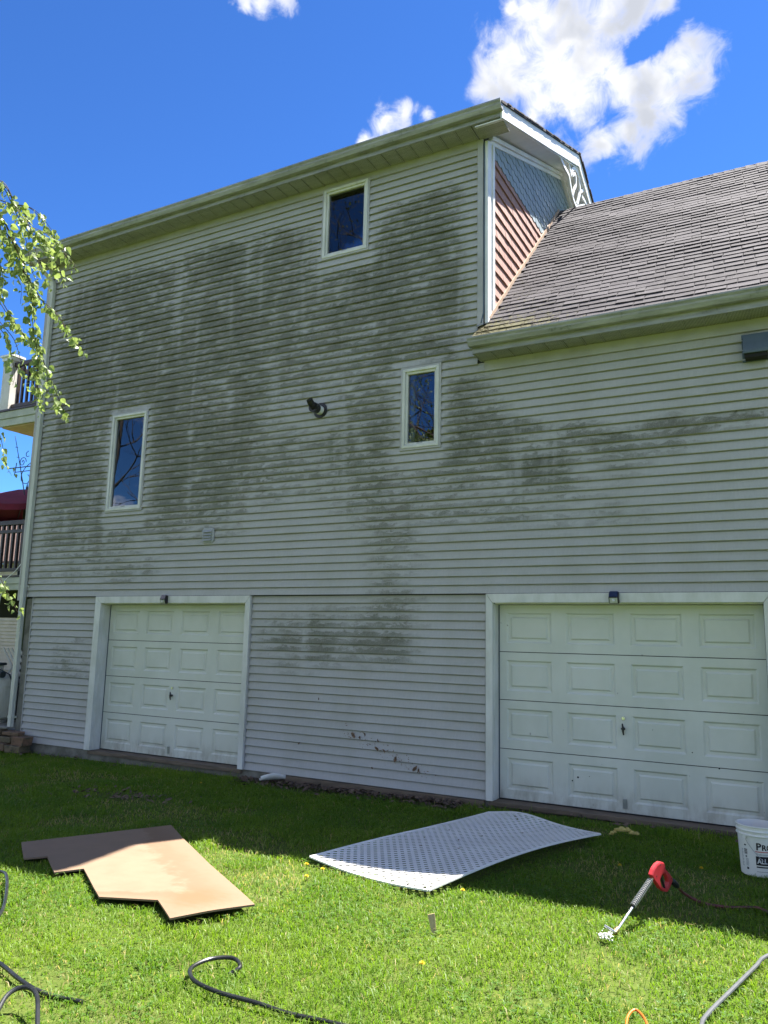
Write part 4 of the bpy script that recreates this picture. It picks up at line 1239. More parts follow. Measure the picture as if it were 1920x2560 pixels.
# patio chair behind the rail
pc = thing('patio_chair', (-1.15, 1.1, 2.62), 'black metal patio chair behind the lower deck railing', 'chair')
part(MB().box(-1.38, -0.95, 0.9, 1.32, 3.02, 3.05), pc, 'seat', M['iron'], bevel=0.006)
for (x, y) in ((-1.36, 0.92), (-0.97, 0.92), (-1.36, 1.30), (-0.97, 1.30)):
    part(MB().tube([(x, y, 2.62), (x, y, 3.04)], 0.012, 8), pc, 'leg', M['iron'])
part(MB().tube(spline([(-1.36, 1.31, 3.04), (-1.37, 1.36, 3.4), (-1.17, 1.38, 3.52), (-0.96, 1.36, 3.4), (-0.97, 1.31, 3.04)], 5), 0.012, 8), pc, 'back_frame', M['iron'])
for i in range(4):
    x = -1.31+i*0.095
    part(MB().tube([(x, 1.31, 3.05), (x, 1.37, 3.46)], 0.006, 6), pc, 'back_bar', M['iron'])
# scrolled iron plant bracket and the whip aerial
hk = thing('plant_bracket', (-1.55, 0.9, 4.66), 'black scrolled iron plant bracket on the side wall', 'bracket')
def yp(pts, y=0.9): return [(a, y, b) for a, b in pts]
part(MB().tube(yp([(-2.13, 4.708), (-0.18, 4.69)]), 0.010, 8), hk, 'arm', M['iron'])
part(MB().tube(yp([(-1.88, 4.62), (-0.18, 4.62)]), 0.008, 8), hk, 'lower_arm', M['iron'])
part(MB().tube(yp([(-1.90, 4.56), (-1.87, 4.80)]), 0.008, 8), hk, 'upright', M['iron'])
sp_ = [(-1.70+0.10*(1-k/26)*math.cos(k*0.42), 4.80+0.10*(1-k/26)*math.sin(k*0.42)) for k in range(24)]
part(MB().tube(yp(sp_), 0.007, 6), hk, 'scroll', M['iron'])
part(MB().tube(spline(yp([(-1.40, 4.80), (-1.60, 4.69), (-1.70, 4.55), (-1.66, 4.42), (-1.52, 4.38), (-1.45, 4.47), (-1.52, 4.55)]), 5), 0.007, 6), hk, 'scroll', M['iron'])
part(MB().box(-0.24, -0.17, 0.86, 0.94, 4.52, 4.84), hk, 'wall_plate', M['iron'])
part(MB().tube(spline(yp([(-1.56, 5.0), (-1.62, 4.96), (-1.60, 4.90), (-1.53, 4.90)]), 5), 0.007, 6), hk, 'scroll', M['iron'])
mb = MB(); mb.tube([(-1.40, 0.9, 3.6), (-1.505, 0.9, 4.03), (-1.75, 0.9, 4.7), (-1.993, 0.9, 5.333)], [0.012, 0.010, 0.008, 0.005], 6)
for z, x in ((4.16, -1.56), (4.45, -1.66), (4.9, -1.83), (5.1, -1.90)):
    mb.tube([(x-0.05, 0.9, z+0.01), (x+0.02, 0.9, z)], 0.006, 5)
tag(mb.build('aerial_pole', M['iron']), 'thin leaning black pole rising above the lower deck', 'pole')
# white cable slung down the corner
mb = MB(); mb.tube(spline([(-0.36, 0.22, 3.75), (-0.40, 0.22, 3.50), (-0.44, 0.22, 3.40), (-0.40, 0.22, 3.25), (-0.43, 0.22, 2.95), (-0.62, 0.20, 2.70), (-0.86, 0.18, 2.52), (-0.92, 0.18, 2.30), (-0.98, 0.2, 2.1), (-1.05, 0.25, 1.8)], 6), 0.008, 6)
tag(mb.build('hanging_cable', M['pvc']), 'white cable hanging down past the lower deck by the downspout', 'cable')
# neighbour's house beyond the deck
nh = thing('neighbour_house', (-17.0, 12.0, -0.2), 'beige sided neighbouring house seen under the lower deck', 'house')
nbm = pm('beige_siding', (0.46, 0.40, 0.33), 0.7, (0.38, 0.33, 0.27), 2, obj=False)
part(MB().box(-24.0, -12.0, 11.05, 18.0, -0.3, 4.2), nh, 'wall', nbm)
for i in range(30):
    z = 0.2+i*0.13
    part(MB().prism([(10.985, z), (11.02, z+0.13), (11.05, z+0.13), (11.05, z)], 'x', -24.0, -12.0), nh, 'siding_plank', nbm)
part(MB().prism([(10.6, 4.15), (14.5, 6.4), (18.4, 4.15), (18.4, 4.25), (14.5, 6.52), (10.6, 4.25)], 'x', -24.3, -11.7), nh, 'roof', pm('neighbour_roof', (0.12, 0.075, 0.06), 0.9, (0.08, 0.05, 0.04), 5, obj=False))
for x in (-22.5, -19.5, -13.6):
    w_ = part(MB().box(x, x+1.0, 10.93, 10.98, 1.6, 3.0), nh, 'window', M['trim_white'])
    MB().box(x+0.07, x+0.93, 10.92, 10.929, 1.67, 2.93).build('pane', M['bluegrey'], w_)
# ------------------------------------------------------------------ things on the lawn
# sheet of board
BP = [(5.014, -3.628), (5.665, -2.535), (6.124, -2.865), (7.7, -3.923), (7.414, -4.396), (7.105, -4.181), (6.70, -4.306), (6.089, -3.904), (5.978, -4.077), (5.573, -3.814), (5.466, -3.946)]
t = NT('hardboard_sheet')
p = t.pos()
edge = t.attr('edge')
n1 = t.noise(p, 5, 6, 0.65); n2 = t.noise(t.scale(p, (9, 30, 9)), 1.0, 5, 0.7)
wet = t.ramp(t.math('ADD', edge, t.math('MULTIPLY_ADD', n1, 0.75, -0.38)), 0.46, 0.60)
rim = t.math('MULTIPLY', wet, t.ramp(t.math('ADD', edge, t.math('MULTIPLY_ADD', n1, 0.75, -0.42)), 0.62, 0.9, 1.0, 0.35))
c = t.mix(t.ramp(n1, 0.3, 0.75), (0.215, 0.142, 0.090), (0.19, 0.124, 0.077))
c = t.mix(t.math('MULTIPLY', rim, 0.55), c, t.mix(n2, (0.13, 0.065, 0.030), (0.17, 0.095, 0.048)))
rust = t.attr('rust')
c = t.mix(t.math('MULTIPLY', t.ramp(t.math('ADD', rust, t.math('MULTIPLY_ADD', n2, 0.9, -0.5)), 0.2, 0.85), 0.7), c, (0.20, 0.085, 0.034))
spot = t.ramp(t.noise(p, 15, 2, 0.3), 0.80, 0.82)
c = t.mix(t.math('MULTIPLY', spot, 0.8), c, (0.10, 0.06, 0.03))
t.color(c); t.b.inputs['Roughness'].default_value = 0.75
t.bump(n2, 0.1, 0.003)
M['board'] = t.m
import bmesh
bm = bmesh.new()
cx = sum(q[0] for q in BP)/len(BP); cy = sum(q[1] for q in BP)/len(BP)
def board_z(x, y):
    lift = 0.03*max(0, 1-math.hypot(x-7.5, y+4.15)/1.0)
    return gz(x)+0.036+lift+0.006*math.sin((x-5)*1.4)
top = [bm.verts.new((x, y, 0)) for x, y in BP]
fc = bm.faces.new(top)
if fc.normal.z < 0: fc.normal_flip()
for cut in range(60):
    pass
bmesh.ops.triangulate(bm, faces=[fc])
for _ in range(4):
    bmesh.ops.subdivide_edges(bm, edges=bm.edges[:], cuts=1, use_grid_fill=True)
me = bpy.data.meshes.new('board_sheet')
for v in bm.verts: v.co.z = board_z(v.co.x, v.co.y)
bm.normal_update()
for f in bm.faces:
    if f.normal.z < 0: f.normal_flip()
bm.to_mesh(me); bm.free()
def segd(x, y, a, b):
    ax, ay = a; bx, by = b; dx, dy = bx-ax, by-ay
    u = max(0, min(1, ((x-ax)*dx+(y-ay)*dy)/(dx*dx+dy*dy)))
    return math.hypot(x-ax-u*dx, y-ay-u*dy)
ev = []; rv = []
for v in me.vertices:
    x, y = v.co.x, v.co.y
    d = min(segd(x, y, BP[1], BP[2]), segd(x, y, BP[2], BP[3])*0.8, segd(x, y, BP[3], BP[4])*0.55, segd(x, y, BP[4], BP[5])*1.3, segd(x, y, BP[5], BP[6])*2.0)
    ev.append(max(0, 1-d/0.55)); rv.append(max(0, 1-math.hypot(x-7.30, y+4.02)/0.42))
for nm, vals in (('edge', ev), ('rust', rv)):
    at = me.attributes.new(nm, 'FLOAT', 'POINT'); at.data.foreach_set('value', vals)
o = link('board_sheet', me, M['board'])
sm_ = o.modifiers.new('solid', 'SOLIDIFY'); sm_.thickness = 0.012; sm_.offset = -1
tag(o, 'tan hardboard sheet with notched edge lying on the lawn', 'board')

# lattice sheet with the buckle it has in the sun
LA, LB_, LC, LD = Vector((7.378, -2.783)), Vector((8.544, -3.068)), Vector((9.221, -0.816)), Vector((8.055, -0.531))
def lat_p(u, v):
    """u along the short side 0..1, v along the long side 0..1"""
    q = LA*(1-u)*(1-v)+LB_*u*(1-v)+LC*u*v+LD*(1-u)*v
    h = 0.045
    h += 0.052*math.sin(math.pi*v)**1.0*(u**1.2)+0.012*math.sin(math.pi*v*1.5)*(1-u)
    h += 0.065*math.exp(-((u-0.3)/0.30)**2)*max(0, v-0.55)/0.45
    h += -0.032*math.sin(math.pi*min(1, max(0, u)))*(1-v)**3
    return Vector((q.x, q.y, gz(q.x)+h))
lat = thing('lattice_sheet', (8.3, -1.8, gz(8.3)), 'white plastic lattice sheet lying on the lawn, half in shade', 'lattice')
latm = pm('white_plastic_lattice', (0.79, 0.78, 0.75), 0.5, (0.71, 0.70, 0.67), 3, obj=False)
WS, LS = 1.20, 2.35
pitch_ = 0.0535; sw = 0.0258
for d in (1, -1):
    k0 = -int(WS/(pitch_*1.4142))-2; k1 = int(LS/(pitch_*1.4142))+2
    for k in range(k0, k1+1):
        c0 = k*pitch_*1.4142+0.011
        # line: b = c0 + d'*a   (a across, b along)
        pts = []
        for i in range(0, 25):
            a = WS*i/24
            b = c0+(a if d > 0 else WS-a)
            if -0.02 <= b <= LS+0.02: pts.append((a, min(LS, max(0, b))))
        if len(pts) < 3: continue
        mb = MB(); m = len(pts); vs = []
        for (a, b) in pts:
            for q in (-1, 1):
                e = sw/2*1.4142*q
                bb = min(LS, max(0, b+e))
                P = lat_p(a/WS, bb/LS)
                zo = 0.0028*d
                vs.append((P.x, P.y, P.z+zo+0.0014)); vs.append((P.x, P.y, P.z+zo-0.0014))
        fs = []
        for i in range(m-1):
            a = i*4; c = a+4
            fs += [(a, a+2, c+2, c), (a+1, c+1, c+3, a+3), (a, c, c+1, a+1), (a+2, a+3, c+3, c+2)]
        mb.add(vs, fs)
        part(mb, lat, 'slat', latm)
for (ua, va, ub, vb) in ((0, 0, 1, 0), (0, 1, 1, 1), (0, 0, 0, 1), (1, 0, 1, 1)):
    pts = [lat_p(ua+(ub-ua)*i/24, va+(vb-va)*i/24) for i in range(25)]
    mb = MB(); mb.band([(q.x, q.y, q.z+0.001) for q in pts], 0.022, (0, 0, 1), 0.012); part(mb, lat, 'edge_strip', latm)

# bucket
bk = thing('bucket', (10.545, -1.24, gz(10.5)), 'white plastic bucket with printed label at the right edge of the lawn', 'bucket')
bkm = pm('bucket_plastic', (0.74, 0.73, 0.68), 0.38, (0.67, 0.66, 0.60), 4)
R0, R1, HB = 0.131, 0.150, 0.372
mb = MB()
mb.lathe([(0.0, 0.004), (R0-0.008, 0.0), (R0, 0.006), (R0+(R1-R0)*0.80, 0.297), (0.156, 0.299), (0.158, 0.304), (0.156, 0.309), (R1-0.003, 0.311), (R1-0.002, 0.328), (0.157, 0.330), (0.159, 0.335), (0.157, 0.340), (R1, 0.343), (R1, 0.364), (0.157, 0.366), (0.158, 0.371), (0.155, 0.374), (R1-0.004, 0.373), (R1-0.006, 0.32), (R0-0.006, 0.012), (0.0, 0.010)], 56)
mb.build('body', bkm, bk, smooth=False)
def rad(z): return R0+(R1-R0)*z/0.372
TH = math.atan2(-8.264+1.24, 10.93-10.545)          # side turned to the camera
def wrap(mb, u, z, lift=0.0008):
    """u metres along the rim from the camera-facing line (to the right positive)"""
    r_w = rad(z)+lift; a = TH+u/0.142
    return (r_w*math.cos(a), r_w*math.sin(a), z)
def patch(name, mat, u0, u1, z0, z1, lift=0.0008):
    mb = MB(); n = 14; vs = []
    for i in range(n+1):
        u = u0+(u1-u0)*i/n
        vs += [wrap(mb, u, z0, lift), wrap(mb, u, z1, lift)]
    mb.add(vs, [(2*i, 2*i+2, 2*i+3, 2*i+1) for i in range(n)])
    return mb.build(name, mat, bk)
ink = pm('black_ink', (0.012, 0.012, 0.013), 0.5); red = pm('red_ink', (0.45, 0.02, 0.025), 0.5); grey_ink = pm('grey_ink', (0.16, 0.16, 0.17), 0.5)
paper = pm('white_ink', (0.75, 0.75, 0.75), 0.5)
def lettering(txt, size, u0, z0, mat, lift, bold=0.0, sx=1.0):
    cu = bpy.data.curves.new('lettering', 'FONT'); cu.body = txt; cu.size = size; cu.offset = bold; cu.resolution_u = 3
    ob = bpy.data.objects.new('lettering_source', cu); COL.objects.link(ob)
    dg = bpy.context.evaluated_depsgraph_get()
    me = bpy.data.meshes.new_from_object(ob.evaluated_get(dg))
    bpy.data.objects.remove(ob)
    for v in me.vertices:
        v.co = Vector(wrap(None, u0+v.co.x*sx, z0+v.co.y, lift))
    me.materials.clear()
    return link('lettering', me, mat, bk)
UL = -0.018
lettering('P', 0.072, UL, 0.205, ink, 0.0012, 0.0022)
lettering('RO', 0.056, UL+0.040, 0.205, ink, 0.0012, 0.0020)
patch('label_rule', red, UL-0.006, UL+0.20, 0.188, 0.194, 0.001)
lettering('Professional', 0.020, UL, 0.166, grey_ink, 0.001)
patch('label_band', ink, UL-0.004, UL+0.20, 0.092, 0.158, 0.0008)
lettering('ALL P', 0.052, UL+0.006, 0.106, paper, 0.0014, 0.0012, 0.85)
patch('label_rule', ink, UL-0.002, UL+0.20, 0.074, 0.084, 0.0008)
patch('label_rule', grey_ink, UL, UL+0.13, 0.044, 0.047, 0.0008)
# small print and barcode block on the left side
for i in range(7): patch('barcode_bar', ink, -0.112, -0.085, 0.196-0.006*i, 0.199-0.006*i+0.0015*(i % 2), 0.0009)
for i in range(16): patch('small_print_line', grey_ink, -0.14, -0.122-0.004*(i % 3), 0.190-0.008*i, 0.193-0.008*i, 0.0009)
patch('label_mark', ink, -0.110, -0.092, 0.222, 0.232, 0.0009)
patch('label_mark', grey_ink, -0.104, -0.090, 0.136, 0.150, 0.0009)
for i in range(6): patch('small_print_line', grey_ink, -0.102, -0.078, 0.124-0.009*i, 0.127-0.009*i, 0.0009)
patch('label_mark', ink, -0.098, -0.080, 0.050, 0.066, 0.0009)
for u in (-0.094, 0.352):
    c = Vector(wrap(None, u, 0.290, 0.004)); d = Vector((math.cos(TH+u/0.142), math.sin(TH+u/0.142), 0))
    mb = MB(); mb.tube([c-d*0.003, c+d*0.008], 0.014, 14); mb.build('handle_ear', bkm, bk)
mb = MB(); pts = []
for i in range(25):
    t_ = i/24; u = -0.094+(0.352+0.094)*t_
    z = 0.288-0.20*math.sin(math.pi*t_)**0.9
    pts.append(wrap(None, u, z, 0.010+0.006*math.sin(math.pi*t_)))
mb.tube(pts, 0.0022, 6); mb.build('wire_handle', M['steel'], bk)

# pressure washer gun leaning with its lance in the grass
GO = Vector((9.848, -3.186, 0)); GD = Vector((0.30706, 0.95169, 0)); GN = Vector((-0.95169, 0.30706, 0))
def gpt(s_, z, o_=0.0):
    q = GO+GD*s_+GN*o_; return (q.x, q.y, z)
gun = thing('pressure_washer_gun', (9.85, -3.19, gz(9.85)), 'red pressure washer gun with steel lance propped on the lawn', 'spray gun')
redm = pm('red_gun_plastic', (0.42, 0.028, 0.035), 0.42, (0.33, 0.02, 0.028), 7)
part(MB().tube([gpt(0.0, 0.0), gpt(0.467, 0.217)], 0.0085, 12), gun, 'lance', M['chrome'])
l0, l1 = Vector(gpt(0.205, 0.099)), Vector(gpt(0.445, 0.208))
part(MB().tube([l0, l1], 0.0155, 14), gun, 'grip_core', M['black'])
NR = 17
for i in range(NR):
    t_ = (i+0.5)/NR; c = l0.lerp(l1, t_); d = (l1-l0).normalized()
    part(MB().tube([c-d*0.0022, c-d*0.0008, c+d*0.0008, c+d*0.0022], [0.0160, 0.0195, 0.0195, 0.0160], 16), gun, 'grip_ring', M['ventgrey'])
part(MB().tube([gpt(0.445, 0.207), gpt(0.475, 0.222)], 0.012, 10), gun, 'lance_nut', M['brass'])
outer = [(0.438, 0.243), (0.471, 0.276), (0.512, 0.294), (0.56, 0.302), (0.60, 0.293), (0.623, 0.274), (0.625, 0.248), (0.699, 0.195), (0.726, 0.168), (0.717, 0.150), (0.675, 0.116), (0.645, 0.101), (0.603, 0.108), (0.549, 0.138), (0.507, 0.180), (0.470, 0.206)]
hole = [(0.590, 0.222), (0.618, 0.219), (0.652, 0.186), (0.664, 0.158), (0.642, 0.126), (0.612, 0.124), (0.566, 0.152), (0.549, 0.190)]
# body as a closed ring: outer outline joined to the trigger opening
no, nh_ = 48, 48
def resamp(poly, n, start):
    P = [Vector((a, b)) for a, b in poly]; P.append(P[0]); Ls = [0]
    for i in range(1, len(P)): Ls.append(Ls[-1]+(P[i]-P[i-1]).length)
    out = []
    for k in range(n):
        q = (Ls[-1]*k/n+start*Ls[-1]) % Ls[-1]
        for i in range(1, len(Ls)):
            if Ls[i] >= q:
                t_ = (q-Ls[i-1])/(Ls[i]-Ls[i-1]+1e-9); out.append(P[i-1].lerp(P[i], t_)); break
    return out
cen = Vector((0.605, 0.170))
def radial(poly, n):
    """points of the outline at n directions from the opening's centre"""
    out = []
    for k in range(n):
        a = 2*math.pi*k/n; d = Vector((math.cos(a), math.sin(a))); best = 0
        for i in range(len(poly)):
            A = Vector(poly[i])-cen; B = Vector(poly[(i+1) % len(poly)])-cen
            den = d.x*(B.y-A.y)-d.y*(B.x-A.x)
            if abs(den) < 1e-9: continue
            tt = (A.x*(B.y-A.y)-A.y*(B.x-A.x))/den
            uu = (A.x*d.y-A.y*d.x)/den
            if 0 <= uu <= 1 and tt > best: best = tt
        out.append(cen+d*best)
    return out
RO, RI = radial(outer, 60), radial(hole, 60)
mb = MB(); vs = []
for o_, sh_ in ((-0.0155, 0.90), (-0.0115, 1.0), (0.0115, 1.0), (0.0155, 0.90)):
    for k in range(60):
        q = RI[k].lerp(RO[k], sh_) if sh_ < 1 else RO[k]
        vs.append(gpt(q.x, q.y, o_))
for o_, sh_ in ((-0.0155, 0.12), (-0.0115, 0.0), (0.0115, 0.0), (0.0155, 0.12)):
    for k in range(60):
        q = RI[k].lerp(RO[k], sh_)
        vs.append(gpt(q.x, q.y, o_))
fs = []
for (a, b) in ((0, 1), (1, 2), (2, 3), (3, 7), (7, 6), (6, 5), (5, 4), (4, 0)):
    for k in range(60):
        fs.append((a*60+k, a*60+(k+1) % 60, b*60+(k+1) % 60, b*60+k))
mb.add(vs, fs)
part(mb, gun, 'body', redm)
part(MB().tube([gpt(0.580, 0.212), gpt(0.600, 0.176), gpt(0.621, 0.145), gpt(0.630, 0.118)], [0.008, 0.009, 0.008, 0.006], 10), gun, 'trigger', M['black'])
part(MB().tube([gpt(0.715, 0.165), gpt(0.735, 0.150)], 0.013, 12), gun, 'inlet_nut', M['chrome'])
part(MB().tube([gpt(0.733, 0.152), gpt(0.748, 0.142), gpt(0.79, 0.115), gpt(0.812, 0.100)], [0.014, 0.021, 0.021, 0.016], 14), gun, 'swivel_grip', M['black'])
part(MB().tube([gpt(0.810, 0.101), gpt(0.842, 0.080)], 0.012, 12), gun, 'coupling', M['brass'])
for (s_, z) in ((0.50, 0.225), (0.615, 0.255), (0.70, 0.175), (0.555, 0.285)):
    part(MB().tube([gpt(s_, z, -0.0145), gpt(s_, z, -0.0165)], 0.005, 10), gun, 'screw', M['iron'])
part(MB().tube([gpt(-0.022, -0.002), gpt(0.012, 0.010)], 0.017, 12), gun, 'nozzle_coupler', M['brass'])
part(MB().tube([gpt(-0.05, 0.030, 0.05), gpt(-0.02, 0.0, -0.005)], 0.010, 10), gun, 'nozzle_stem', M['chrome'])
# sparkle of the sunlit nozzle modelled as a cluster of small white foam lobes
mb = MB()
for i in range(100):
    c = Vector(gpt(-0.075+rnd.gauss(0, 0.034), 0, 0.02+rnd.gauss(0, 0.020))); c.z = gz(9.8)+0.022+abs(rnd.gauss(0, 0.014))
    r = rnd.uniform(0.002, 0.0055)
    mb.lathe([(0.0005, -r), (r*0.7, -r*0.7), (r, 0), (r*0.7, r*0.7), (0.0005, r)], 8, c)
fo = mb.build('glint_flecks', pm('glint_white', (0.80, 0.80, 0.80), 0.6, (0.7, 0.7, 0.7), 20), smooth=True)
tag(fo, 'white foam flecks on the grass at the tip of the lance', 'glint', None, 'stuff')
# hoses ------------------------------------------------------------
hosem = pm('black_hose_rubber', (0.010, 0.011, 0.012), 0.36, (0.020, 0.022, 0.024), 12, 0.1, 300)
ghose = pm('grey_hose_rubber', (0.085, 0.09, 0.10), 0.5, (0.06, 0.065, 0.07), 12, 0.1, 300)
mb = MB(); mb.tube(spline([gpt(0.840, 0.081), gpt(0.89, 0.046), gpt(0.95, 0.016), (10.16, -2.219, -0.015), (10.26, -2.25, -0.030), (10.42, -2.24, -0.028), (10.56, -2.21, -0.012), (10.66, -2.285, -0.010), (10.9, -2.42, -0.02), (11.4, -2.5, -0.02)], 8), 0.0105, 8)
tag(mb.build('washer_hose', pm('rusty_hose', (0.16, 0.045, 0.035), 0.5, (0.05, 0.025, 0.022), 12)), 'dark red hose running from the washer gun into the shaded grass', 'hose')
h = lambda x, y, e: (x, y, gz(x)+max(0.002, e-0.020))
mb = MB(); mb.tube(spline([h(4.9, -4.6, 0.02), h(5.35, -4.30, 0.03), h(5.617, -4.261, 0.06), h(5.83, -4.36, 0.07), h(6.20, -4.64, 0.05), h(6.40, -4.83, 0.04), h(6.55, -5.05, 0.03), h(6.75, -5.22, 0.035), h(7.049, -5.287, 0.045), h(7.295, -5.359, 0.045), h(7.467, -5.384, 0.035), h(7.60, -5.363, 0.018), h(7.75, -5.34, 0.0)], 9), 0.0108, 10)
tag(mb.build('garden_hose', hosem), 'black hose curling in from the left edge of the lawn', 'hose')
mb = MB(); mb.tube(spline([h(7.55, -5.95, 0.02), h(7.60, -5.76, 0.03), h(7.53, -5.60, 0.10), h(7.566, -5.534, 0.12), h(7.67, -5.55, 0.115), h(7.80, -5.64, 0.07), h(7.9, -5.72, 0.03), h(8.1, -5.9, 0.02)], 9), 0.0108, 10)
tag(mb.build('garden_hose', hosem), 'black hose loop standing up in the bottom left corner', 'hose')
mb = MB(); mb.tube(spline([h(8.16, -4.74, 0.0), h(8.185, -4.68, 0.045), h(8.096, -4.634, 0.055), h(8.0, -4.702, 0.055), h(7.985, -4.83, 0.055), h(8.042, -4.909, 0.055), h(8.134, -4.955, 0.05), h(8.293, -4.975, 0.045), h(8.503, -4.955, 0.036), h(8.673, -4.949, 0.026), h(8.908, -4.917, 0.022), h(9.133, -4.924, 0.024), h(9.4, -5.1, 0.02)], 9), 0.0108, 10)
tag(mb.build('garden_hose', hosem), 'black hose hooked in a loop in the middle of the near lawn', 'hose')
mb = MB(); mb.tube(spline([h(10.85, -2.75, 0.03), h(10.662, -3.087, 0.045), h(10.61, -3.288, 0.045), h(10.521, -3.66, 0.045), h(10.436, -4.026, 0.045), h(10.428, -4.185, 0.045), h(10.44, -4.5, 0.03), h(10.5, -4.9, 0.03)], 9), 0.0108, 10)
tag(mb.build('garden_hose', ghose), 'grey hose crossing the lower right corner of the lawn', 'hose')
mb = MB(); mb.tube(spline([h(10.10, -4.62, 0.01), h(10.13, -4.40, 0.05), h(10.122, -4.266, 0.065), h(10.139, -4.194, 0.070), h(10.177, -4.223, 0.068), h(10.215, -4.30, 0.06), h(10.26, -4.45, 0.03), h(10.3, -4.7, 0.01)], 9), 0.0058, 8)
tag(mb.build('extension_cord', pm('orange_cord', (0.62, 0.13, 0.012), 0.45, (0.5, 0.1, 0.01), 12)), 'orange extension cord looped at the bottom of the lawn', 'cord')
# wooden stake
wm = pm('pale_wood', (0.46, 0.36, 0.19), 0.75, (0.38, 0.285, 0.14), 8, stretch=(8, 8, 1))
pg = thing('wooden_stake', (8.86, -3.66, gz(8.86)), 'short pale wooden stake standing in the sunlit grass', 'stake')
pg.rotation_euler = (math.radians(-14), math.radians(-9), math.radians(30))
pg.scale = (0.8, 0.8, 0.66)
mb = MB(); mb.prism([(-0.021, 0.045), (0.021, 0.045), (0.027, 0.165), (-0.029, 0.162)], 'y', -0.006, 0.006); mb.build('blade', wm, pg, bevel=0.002)
mb = MB(); mb.prism([(-0.020, 0.0435), (-0.018, 0.015), (-0.008, 0.002), (0.006, 0.0), (0.017, 0.012), (0.020, 0.0435)], 'y', -0.007, 0.007); mb.build('rounded_end', wm, pg, bevel=0.002)
# white plastic scoop by the wall, tuft of yellow insulation
mb = MB(); vs = []
for i in range(9):
    t_ = i/8
    w = 0.035+0.055*math.sin(math.pi*min(1, t_*1.05))
    for q in range(5):
        a = -1+q/2
        vs.append((-0.16+0.32*t_, a*w, 0.04*(a*a)+0.012*math.sin(t_*3)))
mb.add(vs, [(i*5+q, (i+1)*5+q, (i+1)*5+q+1, i*5+q+1) for i in range(8) for q in range(4)])
o = mb.build('plastic_scoop', M['pvc'], smooth=True, loc=(5.08, -0.15, gz(5.1)+0.045)); o.rotation_euler = (math.radians(-30), 0, math.radians(52))
so_ = o.modifiers.new('solid', 'SOLIDIFY'); so_.thickness = 0.003
tag(o, 'white plastic scoop lying against the wall base in dead leaves', 'scoop')
mb = MB()
for i in range(26):
    t_ = i/25; c = Vector((9.29+0.22*t_, -0.72+0.10*t_+rnd.uniform(-0.03, 0.03), gz(9.4)+0.045+0.035*math.sin(math.pi*t_)+rnd.uniform(-0.012, 0.012))); r = rnd.uniform(0.014, 0.028)
    pr_ = [(0.0005, -r*0.6), (r*0.8*rnd.uniform(0.7, 1.2), -r*0.35), (r*rnd.uniform(0.8, 1.1), 0), (r*0.7, r*0.4), (0.0005, r*0.6)]
    mb.lathe(pr_, 7, c)
tag(mb.build('insulation_tuft', pm('yellow_fibre', (0.50, 0.40, 0.13), 0.95, (0.38, 0.29, 0.08), 25, 0.6, 120)), 'torn yellow tuft of insulation lying on the shaded grass', 'insulation')
# ------------------------------------------------------------------ grass
rg = np.random.default_rng(11)
def in_poly(px, py, poly):
    ins = np.zeros(len(px), bool); n = len(poly); j = n-1
    for i in range(n):
        xi, yi = poly[i]; xj, yj = poly[j]
        c = ((yi > py) != (yj > py)) & (px < (xj-xi)*(py-yi)/(yj-yi+1e-12)+xi)
        ins ^= c; j = i
    return ins
def vnoise(x, y, s, seed):
    """cheap smooth value noise"""
    r = np.random.default_rng(seed); T = r.random((64, 64))
    u, v = x*s, y*s
    i, j = np.floor(u).astype(int), np.floor(v).astype(int)
    fu, fv = u-i, v-j
    fu = fu*fu*(3-2*fu); fv = fv*fv*(3-2*fv)
    g = lambda a, b: T[a % 64, b % 64]
    return (g(i, j)*(1-fu)+g(i+1, j)*fu)*(1-fv)+(g(i, j+1)*(1-fu)+g(i+1, j+1)*fu)*fv
N = 620000
gx = rg.uniform(-3.0, 12.8, N); gy = rg.uniform(-7.0, -0.03, N)
# keep what the lawn in front of the camera shows, thinner with distance
ca, sa = math.cos(yaw), math.sin(yaw)
dx, dy = gx-CAM.x, gy-CAM.y
fwd = -sa*dx+ca*dy; rgt = ca*dx+sa*dy
keep = (fwd > 1.6) & (np.abs(rgt) < 0.56*fwd+1.0)
dist = np.hypot(dx, dy)
keep &= rg.random(N) < np.clip(1.35-dist*0.05, 0.55, 1.0)
bald = vnoise(gx, gy, 1.1, 5)*0.6+vnoise(gx, gy, 3.3, 6)*0.4
keep &= ~((bald > 0.66) & (rg.random(N) < 0.6))
dirt = np.exp(-(((gx-4.1)/0.55)**2+((gy+1.65)/0.26)**2))
keep &= rg.random(N) > dirt*0.92
wallb = (gy > -0.36+0.10*np.sin(gx*3.1)) & (gx > 4.5) & (gx < 7.6)
keep &= ~(wallb & (rg.random(N) < 0.95))
keep &= ~((gy > -0.12) & (rg.random(N) < 0.6))
keep &= ~in_poly(gx, gy, [(a[0]*0.985+cx*0.015, a[1]*0.985+cy*0.015) for a in BP])
keep &= ~((np.hypot(gx-10.545, gy+1.24)) < 0.128)
inlat = in_poly(gx, gy, [tuple(LA), tuple(LB_), tuple(LC), tuple(LD)])
keep &= ~(inlat & (rg.random(N) < 0.7))
gx, gy, bald, inlat = gx[keep], gy[keep], bald[keep], inlat[keep]
n = len(gx)
clump = vnoise(gx, gy, 5.0, 8); patch_ = vnoise(gx, gy, 0.9, 9)
hgt = (0.022+0.030*rg.random(n)**1.3)*(0.65+0.75*clump)*(0.8+0.4*patch_)
edgeb = (np.abs(gy+0.15) < 0.3) & (rg.random(n) < 0.05)
hgt[edgeb] *= 2.0
tall = rg.random(n) < 0.012
hgt[tall] *= 1.7
hgt[inlat] *= 0.38
wid = rg.uniform(0.0014, 0.0030, n)*(1+0.25*np.clip((np.hypot(gx-CAM.x, gy-CAM.y)-4)/4, 0, 1.5))
